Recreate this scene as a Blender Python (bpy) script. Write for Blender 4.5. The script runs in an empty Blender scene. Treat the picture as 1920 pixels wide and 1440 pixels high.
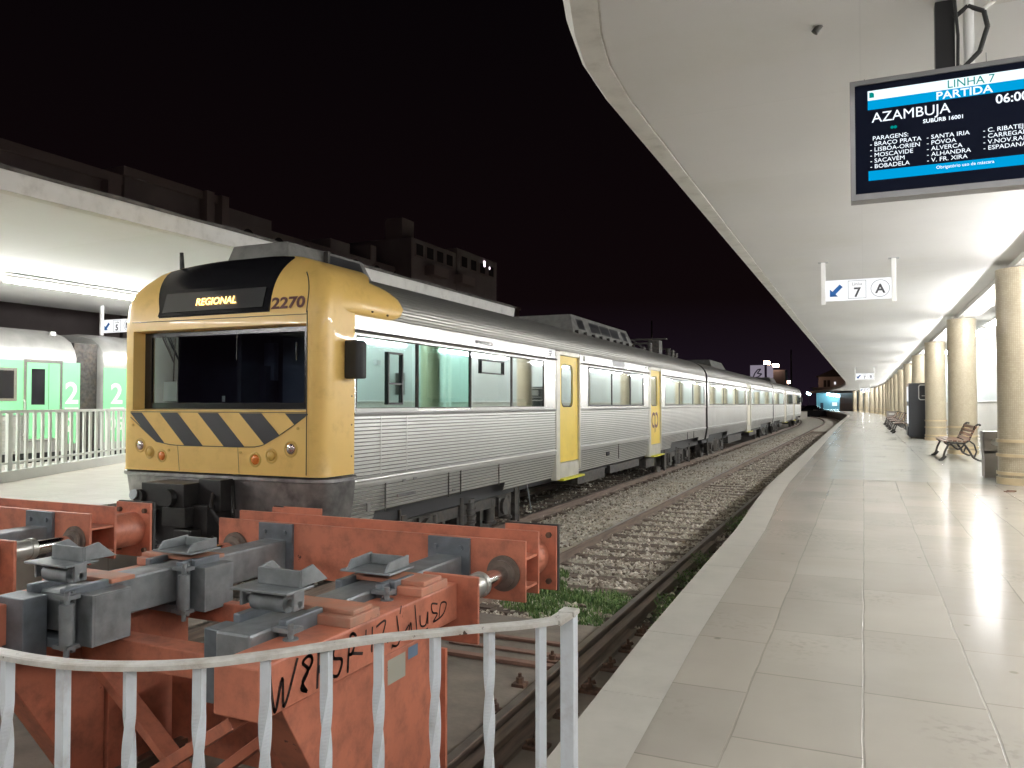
import bpy, math, random
from mathutils import Vector, Matrix, noise
random.seed(7)
PI = math.pi
R = math.radians
S = bpy.context.scene
# ------------------------------------------------------------------ camera / world / exposure
cam_d = bpy.data.cameras.new('camera'); cam = bpy.data.objects.new('camera', cam_d)
S.collection.objects.link(cam); S.camera = cam
cam_d.sensor_width = 36; cam_d.lens = 36*1472/1920.0
cam_d.clip_start = 0.05; cam_d.clip_end = 2000
cam.location = (0, 0, 1.17)
cam.rotation_euler = (PI/2+math.atan(37/1472.0), 0, R(24.15))
W = bpy.data.worlds.new("World"); S.world = W; W.use_nodes = True
nt = W.node_tree; bgn = nt.nodes['Background']
tc = nt.nodes.new('ShaderNodeTexCoord'); sx = nt.nodes.new('ShaderNodeSeparateXYZ')
cr = nt.nodes.new('ShaderNodeValToRGB')
nt.links.new(tc.outputs['Generated'], sx.inputs[0]); nt.links.new(sx.outputs['Z'], cr.inputs[0])
cr.color_ramp.elements[0].position = 0.0; cr.color_ramp.elements[0].color = (.011, .007, .013, 1)
cr.color_ramp.elements[1].position = 0.5; cr.color_ramp.elements[1].color = (.0018, .0011, .0016, 1)
e = cr.color_ramp.elements.new(0.13); e.color = (.0040, .0019, .0024, 1)
nt.links.new(cr.outputs[0], bgn.inputs['Color']); bgn.inputs['Strength'].default_value = 1.0
S.view_settings.view_transform = 'Standard'; S.view_settings.look = 'None'
S.view_settings.exposure = 0.14; S.view_settings.gamma = 1.0
TUBE = 190.0        # strength of the platform fluorescent tubes
# ------------------------------------------------------------------ materials
MATS = {}
def nn(t, typ): return t.nodes.new(typ)
def mat(name, col, rough=.6, metal=0., var=.0, vscale=3., bump=0., bscale=40., dirt=None, damt=.5, dscale=1.5, spec=.5, stretch=None, coat=0., rvar=0.):
    """procedural principled material: base colour, fine value variation, dirt patches, bump"""
    m = bpy.data.materials.new(name); m.use_nodes = True; t = m.node_tree
    b = t.nodes['Principled BSDF']
    b.inputs['Roughness'].default_value = rough; b.inputs['Metallic'].default_value = metal
    b.inputs['Specular IOR Level'].default_value = spec; b.inputs['Coat Weight'].default_value = coat
    b.inputs['Base Color'].default_value = (*col, 1)
    co = nn(t, 'ShaderNodeTexCoord'); vec = co.outputs['Object']
    gm = nn(t, 'ShaderNodeNewGeometry'); vec = gm.outputs['Position']
    if stretch:
        mp = nn(t, 'ShaderNodeMapping'); mp.inputs['Scale'].default_value = stretch
        t.links.new(vec, mp.inputs[0]); vec = mp.outputs[0]
    last = None
    if var:
        n = nn(t, 'ShaderNodeTexNoise'); n.inputs['Scale'].default_value = vscale; n.inputs['Detail'].default_value = 4
        t.links.new(vec, n.inputs['Vector'])
        r = nn(t, 'ShaderNodeMapRange'); r.inputs[1].default_value = .25; r.inputs[2].default_value = .75
        r.inputs[3].default_value = 1-var*1.25; r.inputs[4].default_value = 1+var*1.25
        t.links.new(n.outputs['Fac'], r.inputs[0])
        mx = nn(t, 'ShaderNodeVectorMath'); mx.operation = 'SCALE'; mx.inputs[0].default_value = col
        t.links.new(r.outputs[0], mx.inputs['Scale']); last = mx.outputs[0]
        if rvar:
            r2 = nn(t, 'ShaderNodeMapRange'); r2.inputs[1].default_value = .2; r2.inputs[2].default_value = .8
            r2.inputs[3].default_value = rough-rvar; r2.inputs[4].default_value = rough+rvar
            t.links.new(n.outputs['Fac'], r2.inputs[0]); t.links.new(r2.outputs[0], b.inputs['Roughness'])
    if dirt:
        n = nn(t, 'ShaderNodeTexNoise'); n.inputs['Scale'].default_value = dscale; n.inputs['Detail'].default_value = 9; n.inputs['Roughness'].default_value = .65
        t.links.new(vec, n.inputs['Vector'])
        r = nn(t, 'ShaderNodeMapRange'); r.interpolation_type = 'SMOOTHSTEP'; r.inputs[1].default_value = .50-damt*.2; r.inputs[2].default_value = .80; r.inputs[4].default_value = .4+.6*damt
        t.links.new(n.outputs['Fac'], r.inputs[0])
        mx = nn(t, 'ShaderNodeMixRGB'); mx.inputs[2].default_value = (*dirt, 1); mx.inputs[1].default_value = (*col, 1)
        if last: t.links.new(last, mx.inputs[1])
        t.links.new(r.outputs[0], mx.inputs[0]); last = mx.outputs[0]
    if last: t.links.new(last, b.inputs['Base Color'])
    if bump:
        n = nn(t, 'ShaderNodeTexNoise'); n.inputs['Scale'].default_value = bscale; n.inputs['Detail'].default_value = 4
        t.links.new(vec, n.inputs['Vector'])
        bp = nn(t, 'ShaderNodeBump'); bp.inputs['Strength'].default_value = bump; bp.inputs['Distance'].default_value = .01
        t.links.new(n.outputs['Fac'], bp.inputs['Height']); t.links.new(bp.outputs[0], b.inputs['Normal'])
    MATS[name] = m; return m
def chips(name, col, scale, thr):
    t = MATS[name].node_tree; b = t.nodes['Principled BSDF']; g = nn(t, 'ShaderNodeNewGeometry'); n = nn(t, 'ShaderNodeTexNoise')
    n.inputs['Scale'].default_value = scale; n.inputs['Detail'].default_value = 7; n.inputs['Roughness'].default_value = .7; t.links.new(g.outputs['Position'], n.inputs['Vector'])
    r = nn(t, 'ShaderNodeMapRange'); r.inputs[1].default_value = thr; r.inputs[2].default_value = thr+.03; t.links.new(n.outputs['Fac'], r.inputs[0])
    mx = nn(t, 'ShaderNodeMixRGB'); mx.inputs[2].default_value = (*col, 1); t.links.new(r.outputs[0], mx.inputs[0])
    t.links.new(b.inputs['Base Color'].links[0].from_socket, mx.inputs[1]); t.links.new(mx.outputs[0], b.inputs['Base Color'])
def emis(name, col, strength):
    m = bpy.data.materials.new(name); m.use_nodes = True; t = m.node_tree
    t.nodes.remove(t.nodes['Principled BSDF']); o = t.nodes['Material Output']
    em = nn(t, 'ShaderNodeEmission'); em.inputs[0].default_value = (*col, 1); em.inputs[1].default_value = strength
    t.links.new(em.outputs[0], o.inputs[0]); MATS[name] = m; return m
def glass(name, tint, refl, rough=.02, gcol=(.9, .95, .93)):
    m = bpy.data.materials.new(name); m.use_nodes = True; t = m.node_tree
    t.nodes.remove(t.nodes['Principled BSDF']); o = t.nodes['Material Output']
    tr = nn(t, 'ShaderNodeBsdfTransparent'); tr.inputs[0].default_value = (*tint, 1)
    g = nn(t, 'ShaderNodeBsdfGlossy'); g.inputs[0].default_value = (*gcol, 1); g.inputs['Roughness'].default_value = rough
    lw = nn(t, 'ShaderNodeLayerWeight'); lw.inputs[0].default_value = .35
    r = nn(t, 'ShaderNodeMapRange'); r.inputs[3].default_value = refl; r.inputs[4].default_value = min(1, refl+.55)
    t.links.new(lw.outputs['Facing'], r.inputs[0])
    mx = nn(t, 'ShaderNodeMixShader'); t.links.new(r.outputs[0], mx.inputs[0])
    t.links.new(tr.outputs[0], mx.inputs[1]); t.links.new(g.outputs[0], mx.inputs[2]); t.links.new(mx.outputs[0], o.inputs[0])
    MATS[name] = m; return m
ORANGE = (.55, .19, .115)
M = MATS
mat('yellow', (.84, .55, .165), .36, var=.04, vscale=2.5, dirt=(.55, .33, .08), damt=.15, dscale=5, bump=.03, bscale=6, coat=.15)
mat('yellow_shade', (.62, .39, .09), .45, var=.05)
mat('door_yellow', (.82, .60, .10), .4, var=.05, dirt=(.5, .38, .1), damt=.1, dscale=6)
mat('door_cream', (.74, .70, .56), .45, var=.05)
mat('steel', (.82, .82, .80), .34, .88, var=.05, vscale=.8, bump=.03, bscale=3)
mat('groove', (.16, .155, .14), .5, .6)
mat('steel_smooth', (.86, .86, .84), .27, 1., var=.04, vscale=2, bump=.12, bscale=1.7)
mat('steel_dull', (.44, .43, .43), .36, .85, var=.3, vscale=7, dirt=(.06, .055, .06), damt=.5, dscale=4, bump=.15, bscale=12)
mat('roof_steel', (.40, .39, .36), .42, .85, var=.1, vscale=2, dirt=(.28, .27, .24), damt=.25, dscale=2)
mat('cream_metal', (.62, .60, .53), .4, .35, var=.1, vscale=4, dirt=(.35, .33, .28), damt=.2, dscale=5)
mat('black', (.012, .012, .014), .45)
mat('black_gloss', (.012, .012, .014), .18, bump=.02, bscale=10)
mat('black_rubber', (.02, .02, .02), .7)
mat('stripe', (.012, .009, .014), .5, var=.2)
mat('maroon', (.10, .022, .018), .5)
mat('dark_metal', (.05, .048, .045), .55, .5, var=.5, vscale=14, dirt=(.12, .09, .06), damt=.4, dscale=9)
mat('axle_metal', (.16, .15, .14), .5, .6, var=.4, vscale=14)
mat('interior', (.42, .44, .42), .6)
mat('interior_dark', (.03, .05, .045), .5)
mat('seat_cloth', (.10, .22, .2), .8)
mat('seat_orange', (.5, .16, .08), .7)
glass('train_glass', (.52, .66, .62), .45, .03, gcol=(.93, 1., .97))
glass('green_glass', (.22, .46, .38), .36, .03, gcol=(.50, .84, .72))
glass('teal_glass', (.36, .55, .50), .42, .03, gcol=(.70, .92, .87))
glass('wind_glass', (.42, .46, .50), .03)
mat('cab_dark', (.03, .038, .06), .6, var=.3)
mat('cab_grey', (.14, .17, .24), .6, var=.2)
mat('white_paper', (.7, .7, .66), .7)
mat('old_label', (.42, .41, .34), .6, var=.1)
mat('blue_label', (.13, .19, .27), .6)
mat('orange_lamp', (.62, .17, .03), .25)
mat('lens', (.75, .62, .6), .12, .8)
emis('led', (1., .62, .18), 4.0)
mat('orange', ORANGE, .45, var=.12, vscale=3, dirt=(.17, .065, .045), damt=.55, dscale=7, bump=.05, bscale=30)
mat('orange_dusty', (.55, .22, .14), .6, var=.14, vscale=7, dirt=(.33, .24, .18), damt=.7, dscale=5)
chips('orange', (.13, .045, .03), 6, .69); chips('orange_dusty', (.16, .07, .05), 8, .67)
mat('galv', (.25, .27, .28), .5, .45, var=.22, vscale=9, dirt=(.13, .135, .14), damt=.5, dscale=6, bump=.05)
mat('galv_dark', (.16, .18, .2), .5, .45, var=.25, vscale=9)
mat('chrome', (.72, .7, .68), .16, 1., var=.12, vscale=12)
mat('grease', (.013, .012, .012), .5, var=.4, vscale=20)
mat('rust', (.12, .065, .04), .8, var=.4, vscale=20, dirt=(.05, .035, .03), damt=.6, dscale=14)
mat('ink', (.03, .012, .01), .6)
mat('railsteel', (.19, .145, .115), .5, .35, var=.35, vscale=9, stretch=(3, .25, 3))
mat('railtop', (.34, .30, .26), .33, .9, var=.2, vscale=5)
mat('sleeper', (.115, .085, .065), .85, var=.35, vscale=12, bump=.4, bscale=50)
mat('ballast_dark', (.10, .085, .068), .95, var=.55, vscale=28, bump=.9, bscale=55, dirt=(.2, .17, .13), damt=.6, dscale=12)
mat('stone_a', (.42, .38, .31), .9, var=.4, vscale=18)
mat('stone_b', (.60, .56, .48), .9, var=.3, vscale=18)
mat('stone_c', (.20, .165, .13), .9, var=.4, vscale=18)
mat('old_tie', (.27, .16, .12), .8, var=.3, vscale=9, dirt=(.08, .05, .04), damt=.7, dscale=9)
mat('slab', (.22, .19, .155), .8, var=.22, vscale=2.5, dirt=(.09, .075, .062), damt=.7, dscale=1.7, bump=.3, bscale=25)
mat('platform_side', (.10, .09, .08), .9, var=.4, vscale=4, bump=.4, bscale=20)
mat('edge_stone', (.49, .47, .415), .36, var=.07, vscale=4, dirt=(.36, .35, .30), damt=.35, dscale=3.5, bump=.12, bscale=20, rvar=.05)
mat('grass', (.06, .13, .03), .7, var=.4, vscale=9)
mat('grass_light', (.15, .23, .07), .7, var=.4, vscale=9)
mat('soffit', (.76, .757, .745), .72, var=.03, vscale=1.4, dirt=(.66, .655, .61), damt=.45, dscale=.7, bump=.04, bscale=5)
def add_boards(name, w, h, amt):
    t = MATS[name].node_tree; b = t.nodes['Principled BSDF']; g = nn(t, 'ShaderNodeNewGeometry'); s_ = nn(t, 'ShaderNodeSeparateXYZ'); c = nn(t, 'ShaderNodeCombineXYZ')
    t.links.new(g.outputs['Position'], s_.inputs[0]); t.links.new(s_.outputs['X'], c.inputs['X']); t.links.new(s_.outputs['Y'], c.inputs['Y'])
    br = nn(t, 'ShaderNodeTexBrick'); br.offset = 0; br.inputs['Scale'].default_value = 1; br.inputs['Brick Width'].default_value = w; br.inputs['Row Height'].default_value = h
    br.inputs['Mortar Size'].default_value = .008; br.inputs['Mortar Smooth'].default_value = 1; br.inputs['Color1'].default_value = (1, 1, 1, 1); br.inputs['Color2'].default_value = (.965, .965, .96, 1); br.inputs['Mortar'].default_value = (amt, amt, amt, 1)
    t.links.new(c.outputs[0], br.inputs['Vector'])
    mx = nn(t, 'ShaderNodeMixRGB'); mx.blend_type = 'MULTIPLY'; mx.inputs[0].default_value = 1
    t.links.new(b.inputs['Base Color'].links[0].from_socket, mx.inputs[1]); t.links.new(br.outputs['Color'], mx.inputs[2]); t.links.new(mx.outputs[0], b.inputs['Base Color'])
add_boards('soffit', 8., 1.875, .93)
mat('fascia', (.72, .705, .66), .8, var=.05, vscale=3, dirt=(.42, .40, .35), damt=.3, dscale=5, bump=.12, bscale=20)
mat('roof_dirt', (.10, .09, .08), .9, var=.5, vscale=5)
mat('wall_upper', (.60, .67, .67), .35, var=.03, vscale=1)
mat('wall_lower', (.58, .58, .54), .5, var=.06, vscale=2, dirt=(.4, .38, .34), damt=.2, dscale=2)
mat('white_paint', (.78, .78, .76), .4, var=.04)
mat('rail_paint', (.62, .66, .70), .38, var=.05, vscale=8, dirt=(.20, .11, .07), damt=.16, dscale=11, bump=.1, bscale=60)
mat('hand_paint', (.60, .59, .55), .45, var=.12, vscale=20, dirt=(.34, .29, .23), damt=.6, dscale=26, bump=.3, bscale=40)
chips('rail_paint', (.13, .07, .045), 16, .70); chips('hand_paint', (.06, .035, .025), 22, .62)
mat('white_fence', (.74, .76, .72), .45, var=.04)
mat('wood', (.13, .062, .035), .28, var=.15, vscale=4)
mat('iron', (.02, .018, .016), .45)
mat('bin_metal', (.30, .28, .26), .4, .5, var=.1)
mat('vend', (.012, .014, .02), .3)
mat('sign_white', (.82, .82, .8), .4)
emis('sign_lit', (.97, .98, 1.0), 1.0)
mat('sign_blue', (.01, .09, .30), .4)
mat('sign_dark', (.05, .05, .055), .5)
mat('sign_grey', (.45, .46, .47), .5)
emis('tube', (1., .98, .975), TUBE)
emis('tube_left', (1., .98, .975), TUBE*.95)
emis('tube_hall', (1., .98, .975), 76.)
mat('band', (.50, .40, .25), .3, var=.15)
mat('green_panel', (.20, .56, .27), .45, var=.05, vscale=2)
mat('green_num', (.72, .84, .70), .4)
mat('bldg', (.34, .30, .29), .9, var=.2, vscale=.3)
mat('bldg_trim', (.38, .32, .30), .9)
mat('bldg_dark', (.018, .015, .018), .8)
mat('car_dark', (.015, .017, .03), .25)
mat('shed_blue', (.16, .34, .40), .6)
emis('scr_white', (.80, .95, 1.), 1.15)
emis('scr_blue', (.0, .30, .62), 1.1)
emis('scr_teal', (.0, .35, .32), .7)
emis('scr_bg', (.004, .007, .018), .5)
mat('scr_glass', (.008, .01, .02), .2, spec=.0)
mat('mon_frame', (.20, .20, .205), .35, .3)
emis('sodium', (1., .62, .42), 60.)
emis('bluelamp', (.62, .90, 1.), 34.)
emis('dots', (.9, .75, .85), 6.)
emis('billboard', (.55, .48, .60), .40)
# paving with staggered slabs running along the platform
def paving(name, col, col2, joint, rough, bw=.72, bh=.43, spec=.5, jw=.006, dirt=(.33, .30, .24), damt=.3, bumpd=.004):
    m = bpy.data.materials.new(name); m.use_nodes = True; t = m.node_tree; b = t.nodes['Principled BSDF']
    g = nn(t, 'ShaderNodeNewGeometry'); s = nn(t, 'ShaderNodeSeparateXYZ'); c = nn(t, 'ShaderNodeCombineXYZ')
    t.links.new(g.outputs['Position'], s.inputs[0]); t.links.new(s.outputs['Y'], c.inputs['X']); t.links.new(s.outputs['X'], c.inputs['Y'])
    br = nn(t, 'ShaderNodeTexBrick'); br.inputs['Scale'].default_value = 1; br.inputs['Brick Width'].default_value = bw
    br.inputs['Row Height'].default_value = bh; br.inputs['Mortar Size'].default_value = jw; br.inputs['Mortar Smooth'].default_value = .4
    br.offset = .37; br.squash = 1.35; br.squash_frequency = 3; br.inputs['Color1'].default_value = (*col, 1); br.inputs['Color2'].default_value = (*col2, 1); br.inputs['Mortar'].default_value = (*joint, 1)
    dn = nn(t, 'ShaderNodeTexNoise'); dn.inputs['Scale'].default_value = 1.7; dn.inputs['Detail'].default_value = 5; t.links.new(g.outputs['Position'], dn.inputs['Vector'])
    dv = nn(t, 'ShaderNodeVectorMath'); dv.operation = 'SCALE'; dv.inputs['Scale'].default_value = .03; t.links.new(dn.outputs['Color'], dv.inputs[0])
    da = nn(t, 'ShaderNodeVectorMath'); da.operation = 'ADD'; t.links.new(c.outputs[0], da.inputs[0]); t.links.new(dv.outputs[0], da.inputs[1])
    t.links.new(da.outputs[0], br.inputs['Vector'])
    n1 = nn(t, 'ShaderNodeTexNoise'); n1.inputs['Scale'].default_value = 1.6; n1.inputs['Detail'].default_value = 8
    t.links.new(g.outputs['Position'], n1.inputs['Vector'])
    r1 = nn(t, 'ShaderNodeMapRange'); r1.inputs[1].default_value = .2; r1.inputs[2].default_value = .8; r1.inputs[3].default_value = .88; r1.inputs[4].default_value = 1.08
    t.links.new(n1.outputs['Fac'], r1.inputs[0])
    v = nn(t, 'ShaderNodeVectorMath'); v.operation = 'SCALE'; t.links.new(br.outputs['Color'], v.inputs[0]); t.links.new(r1.outputs[0], v.inputs['Scale'])
    n2 = nn(t, 'ShaderNodeTexNoise'); n2.inputs['Scale'].default_value = 3.1; n2.inputs['Detail'].default_value = 6; n2.inputs['Roughness'].default_value = .6
    t.links.new(g.outputs['Position'], n2.inputs['Vector'])
    r2 = nn(t, 'ShaderNodeMapRange'); r2.interpolation_type = 'SMOOTHSTEP'; r2.inputs[1].default_value = .30; r2.inputs[2].default_value = .85; r2.inputs[4].default_value = .5; t.links.new(n2.outputs['Fac'], r2.inputs[0])
    mx = nn(t, 'ShaderNodeMixRGB'); mx.inputs[2].default_value = (*dirt, 1); t.links.new(v.outputs[0], mx.inputs[1]); t.links.new(r2.outputs[0], mx.inputs[0])
    sp = nn(t, 'ShaderNodeTexVoronoi'); sp.inputs['Scale'].default_value = 2.3; t.links.new(g.outputs['Position'], sp.inputs['Vector'])
    r4 = nn(t, 'ShaderNodeMapRange'); r4.inputs[1].default_value = .028; r4.inputs[2].default_value = .05; r4.inputs[3].default_value = .6; r4.inputs[4].default_value = 0
    t.links.new(sp.outputs['Distance'], r4.inputs[0])
    m4 = nn(t, 'ShaderNodeMixRGB'); m4.inputs[2].default_value = (.16, .145, .12, 1); t.links.new(r4.outputs[0], m4.inputs[0]); t.links.new(mx.outputs[0], m4.inputs[1])
    pa = nn(t, 'ShaderNodeTexNoise'); pa.inputs['Scale'].default_value = .9; pa.inputs['Detail'].default_value = 3; t.links.new(g.outputs['Position'], pa.inputs['Vector'])
    pb = nn(t, 'ShaderNodeTexNoise'); pb.inputs['Scale'].default_value = 26; pb.inputs['Detail'].default_value = 4; t.links.new(g.outputs['Position'], pb.inputs['Vector'])
    ra = nn(t, 'ShaderNodeMapRange'); ra.interpolation_type = 'SMOOTHSTEP'; ra.inputs[1].default_value = .50; ra.inputs[2].default_value = .68; t.links.new(pa.outputs['Fac'], ra.inputs[0])
    rb = nn(t, 'ShaderNodeMapRange'); rb.interpolation_type = 'SMOOTHSTEP'; rb.inputs[1].default_value = .48; rb.inputs[2].default_value = .66; rb.inputs[4].default_value = .55; t.links.new(pb.outputs['Fac'], rb.inputs[0])
    pm = nn(t, 'ShaderNodeMath'); pm.operation = 'MULTIPLY'; t.links.new(ra.outputs[0], pm.inputs[0]); t.links.new(rb.outputs[0], pm.inputs[1])
    m5 = nn(t, 'ShaderNodeMixRGB'); m5.inputs[2].default_value = (.27, .25, .215, 1); t.links.new(pm.outputs[0], m5.inputs[0]); t.links.new(m4.outputs[0], m5.inputs[1])
    t.links.new(m5.outputs[0], b.inputs['Base Color'])
    r3 = nn(t, 'ShaderNodeMapRange'); r3.inputs[1].default_value = .15; r3.inputs[2].default_value = .85; r3.inputs[3].default_value = rough-.03; r3.inputs[4].default_value = rough+.065
    t.links.new(n2.outputs['Fac'], r3.inputs[0]); t.links.new(r3.outputs[0], b.inputs['Roughness'])
    b.inputs['Specular IOR Level'].default_value = spec
    # slabs tilt slightly against each other: bump from joint mask + broad waviness
    n3 = nn(t, 'ShaderNodeTexNoise'); n3.inputs['Scale'].default_value = 2.2; n3.inputs['Detail'].default_value = 3
    t.links.new(g.outputs['Position'], n3.inputs['Vector'])
    ad = nn(t, 'ShaderNodeMath'); ad.operation = 'MULTIPLY_ADD'; ad.inputs[1].default_value = -.35
    t.links.new(br.outputs['Fac'], ad.inputs[0]); t.links.new(n3.outputs['Fac'], ad.inputs[2])
    bp = nn(t, 'ShaderNodeBump'); bp.inputs['Distance'].default_value = bumpd; bp.inputs['Strength'].default_value = .5
    t.links.new(ad.outputs[0], bp.inputs['Height']); t.links.new(bp.outputs[0], b.inputs['Normal'])
    MATS[name] = m
paving('paving', (.48, .44, .375), (.40, .37, .32), (.30, .275, .235), .195, spec=.62, dirt=(.43, .40, .345), jw=.005)
paving('terrazzo', (.50, .50, .45), (.47, .475, .43), (.36, .35, .31), .17, bw=1.9, bh=1.1, spec=.7, jw=.004, damt=.12, dirt=(.40, .38, .33), bumpd=.002)
paving('concourse', (.50, .475, .42), (.46, .435, .385), (.30, .27, .22), .34)
# mosaic for the pillars: small tiles wrapped round (object space)
def mosaic():
    m = bpy.data.materials.new('mosaic'); m.use_nodes = True; t = m.node_tree; b = t.nodes['Principled BSDF']
    co = nn(t, 'ShaderNodeTexCoord'); s = nn(t, 'ShaderNodeSeparateXYZ'); t.links.new(co.outputs['Object'], s.inputs[0])
    a = nn(t, 'ShaderNodeMath'); a.operation = 'ARCTAN2'; t.links.new(s.outputs['Y'], a.inputs[0]); t.links.new(s.outputs['X'], a.inputs[1])
    k = nn(t, 'ShaderNodeMath'); k.operation = 'MULTIPLY'; k.inputs[1].default_value = .3; t.links.new(a.outputs[0], k.inputs[0])
    c = nn(t, 'ShaderNodeCombineXYZ'); t.links.new(k.outputs[0], c.inputs['X']); t.links.new(s.outputs['Z'], c.inputs['Y'])
    br = nn(t, 'ShaderNodeTexBrick'); br.inputs['Scale'].default_value = 1; br.inputs['Brick Width'].default_value = .026; br.inputs['Row Height'].default_value = .026
    br.offset = 0; br.inputs['Mortar Size'].default_value = .0022; br.inputs['Color1'].default_value = (.41, .36, .265, 1); br.inputs['Color2'].default_value = (.35, .305, .22, 1)
    br.inputs['Mortar'].default_value = (.30, .25, .17, 1); t.links.new(c.outputs[0], br.inputs['Vector'])
    n = nn(t, 'ShaderNodeTexNoise'); n.inputs['Scale'].default_value = 5; t.links.new(co.outputs['Object'], n.inputs['Vector'])
    r = nn(t, 'ShaderNodeMapRange'); r.inputs[1].default_value = .3; r.inputs[2].default_value = .7; r.inputs[3].default_value = .93; r.inputs[4].default_value = 1.06
    t.links.new(n.outputs['Fac'], r.inputs[0]); v = nn(t, 'ShaderNodeVectorMath'); v.operation = 'SCALE'
    t.links.new(br.outputs['Color'], v.inputs[0]); t.links.new(r.outputs[0], v.inputs['Scale']); t.links.new(v.outputs[0], b.inputs['Base Color'])
    b.inputs['Roughness'].default_value = .35; MATS['mosaic'] = m
mosaic()
# ------------------------------------------------------------------ mesh helpers
WL = {}   # world location of every object
class MB:
    def __init__(s): s.v = []; s.f = []; s.m = []; s.cur = 0; s.sm = []; s.smooth = False
    def add(s, vs, fs):
        o = len(s.v); s.v += [tuple(p) for p in vs]
        for f in fs: s.f.append(tuple(i+o for i in f)); s.m.append(s.cur); s.sm.append(s.smooth)
        return s
    def box(s, x0, x1, y0, y1, z0, z1, rot=None, piv=None):
        x0, x1 = min(x0, x1), max(x0, x1); y0, y1 = min(y0, y1), max(y0, y1); z0, z1 = min(z0, z1), max(z0, z1)
        vs = [Vector(p) for p in [(x0,y0,z0),(x1,y0,z0),(x1,y1,z0),(x0,y1,z0),(x0,y0,z1),(x1,y0,z1),(x1,y1,z1),(x0,y1,z1)]]
        if rot is not None:
            pv = Vector(piv) if piv else Vector(((x0+x1)/2, (y0+y1)/2, (z0+z1)/2))
            vs = [rot @ (p-pv)+pv for p in vs]
        return s.add(vs, [(0,3,2,1),(4,5,6,7),(0,1,5,4),(1,2,6,5),(2,3,7,6),(3,0,4,7)])
    def bar(s, a, b, w, h, up=(0,0,1)):
        a = Vector(a); b = Vector(b); d = (b-a).normalized(); u = Vector(up)
        if abs(d.dot(u)) > .98: u = Vector((0,1,0))
        x = d.cross(u).normalized(); y = x.cross(d).normalized()
        vs = [p+x*i*w/2+y*j*h/2 for p in (a, b) for i, j in ((-1,-1),(1,-1),(1,1),(-1,1))]
        return s.add(vs, [(0,1,2,3)[::-1],(4,5,6,7)[::1],(0,1,5,4),(1,2,6,5),(2,3,7,6),(3,0,4,7)])
    def cyl(s, a, b, r, n=16, r2=None, cap=True):
        a = Vector(a); b = Vector(b); d = (b-a).normalized(); u = Vector((0,0,1)) if abs(d.z) < .95 else Vector((1,0,0))
        x = d.cross(u).normalized(); y = d.cross(x).normalized(); r2 = r if r2 is None else r2
        vs = [a+(x*math.cos(t)+y*math.sin(t))*r for t in [2*PI*i/n for i in range(n)]]+[b+(x*math.cos(t)+y*math.sin(t))*r2 for t in [2*PI*i/n for i in range(n)]]
        o = s.smooth; s.smooth = True; s.add(vs, [(i, (i+1) % n, n+(i+1) % n, n+i) for i in range(n)]); s.smooth = False
        if cap: s.add(vs, [tuple(range(n))[::-1], tuple(range(n, 2*n))])
        s.smooth = o; return s
    def tube(s, pts, r, n=8):
        for p, q in zip(pts[:-1], pts[1:]): s.cyl(p, q, r, n)
        return s
    def prism(s, poly, axis, a0, a1):
        """poly = 2D points; axis 'x': (y,z), 'y': (x,z), 'z': (x,y)"""
        def P(p, a): return {'x': (a, p[0], p[1]), 'y': (p[0], a, p[1]), 'z': (p[0], p[1], a)}[axis]
        n = len(poly); vs = [P(p, a0) for p in poly]+[P(p, a1) for p in poly]
        return s.add(vs, [tuple(range(n)), tuple(range(n, 2*n))[::-1]]+[(i, n+i, n+(i+1) % n, (i+1) % n) for i in range(n)])
    def quad(s, a, b, c, d): return s.add([a, b, c, d], [(0,1,2,3)])
    def loft(s, rings, closed=False, cap=False):
        n = len(rings[0]); vs = [p for r in rings for p in r]; fs = []
        for i in range(len(rings)-1):
            for j in range(n if closed else n-1):
                k = (j+1) % n; fs.append((i*n+j, i*n+k, (i+1)*n+k, (i+1)*n+j))
        if cap: fs += [tuple(range(n))[::-1], tuple(range((len(rings)-1)*n, len(rings)*n))]
        return s.add(vs, fs)
    def xf(s, mtx, start=0):
        s.v = s.v[:start]+[tuple(mtx @ Vector(p)) for p in s.v[start:]]; return s
    def build(s, name, mats, parent=None, bevel=0, **props):
        if isinstance(mats, str): mats = [mats]
        me = bpy.data.meshes.new(name); me.from_pydata(s.v, [], s.f)
        for m in mats: me.materials.append(MATS[m])
        me.polygons.foreach_set('material_index', s.m); me.polygons.foreach_set('use_smooth', s.sm); me.update()
        o = bpy.data.objects.new(name, me); S.collection.objects.link(o)
        xs = [min(p[i] for p in s.v) for i in range(3)]; xm = [max(p[i] for p in s.v) for i in range(3)]
        c = Vector(((xs[0]+xm[0])/2, (xs[1]+xm[1])/2, xs[2]))
        me.transform(Matrix.Translation(-c))
        import bmesh
        bm = bmesh.new(); bm.from_mesh(me)
        bmesh.ops.recalc_face_normals(bm, faces=bm.faces); bm.to_mesh(me); bm.free()
        WL[o.name] = c
        if parent is not None: o.parent = parent; o.location = c-WL[parent.name]
        else: o.location = c
        if bevel:
            bv = o.modifiers.new('bevel', 'BEVEL'); bv.width = bevel; bv.segments = 2; bv.limit_method = 'ANGLE'; bv.angle_limit = R(40)
        for k, v in props.items(): o[k] = v
        return o
def tag(o, label=None, cat=None, group=None, kind=None):
    if label: o['label'] = label
    if cat: o['category'] = cat
    if group: o['group'] = group
    if kind: o['kind'] = kind
    return o
def thing(name, loc, label, cat, group=None):
    o = bpy.data.objects.new(name, None); S.collection.objects.link(o); o.location = loc; o.empty_display_size = .2
    WL[o.name] = Vector(loc); return tag(o, label, cat, group)
def copy_tree(o, parent=None):
    c = o.copy(); S.collection.objects.link(c); c.parent = parent
    for k in o.children: copy_tree(k, c)
    return c
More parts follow.
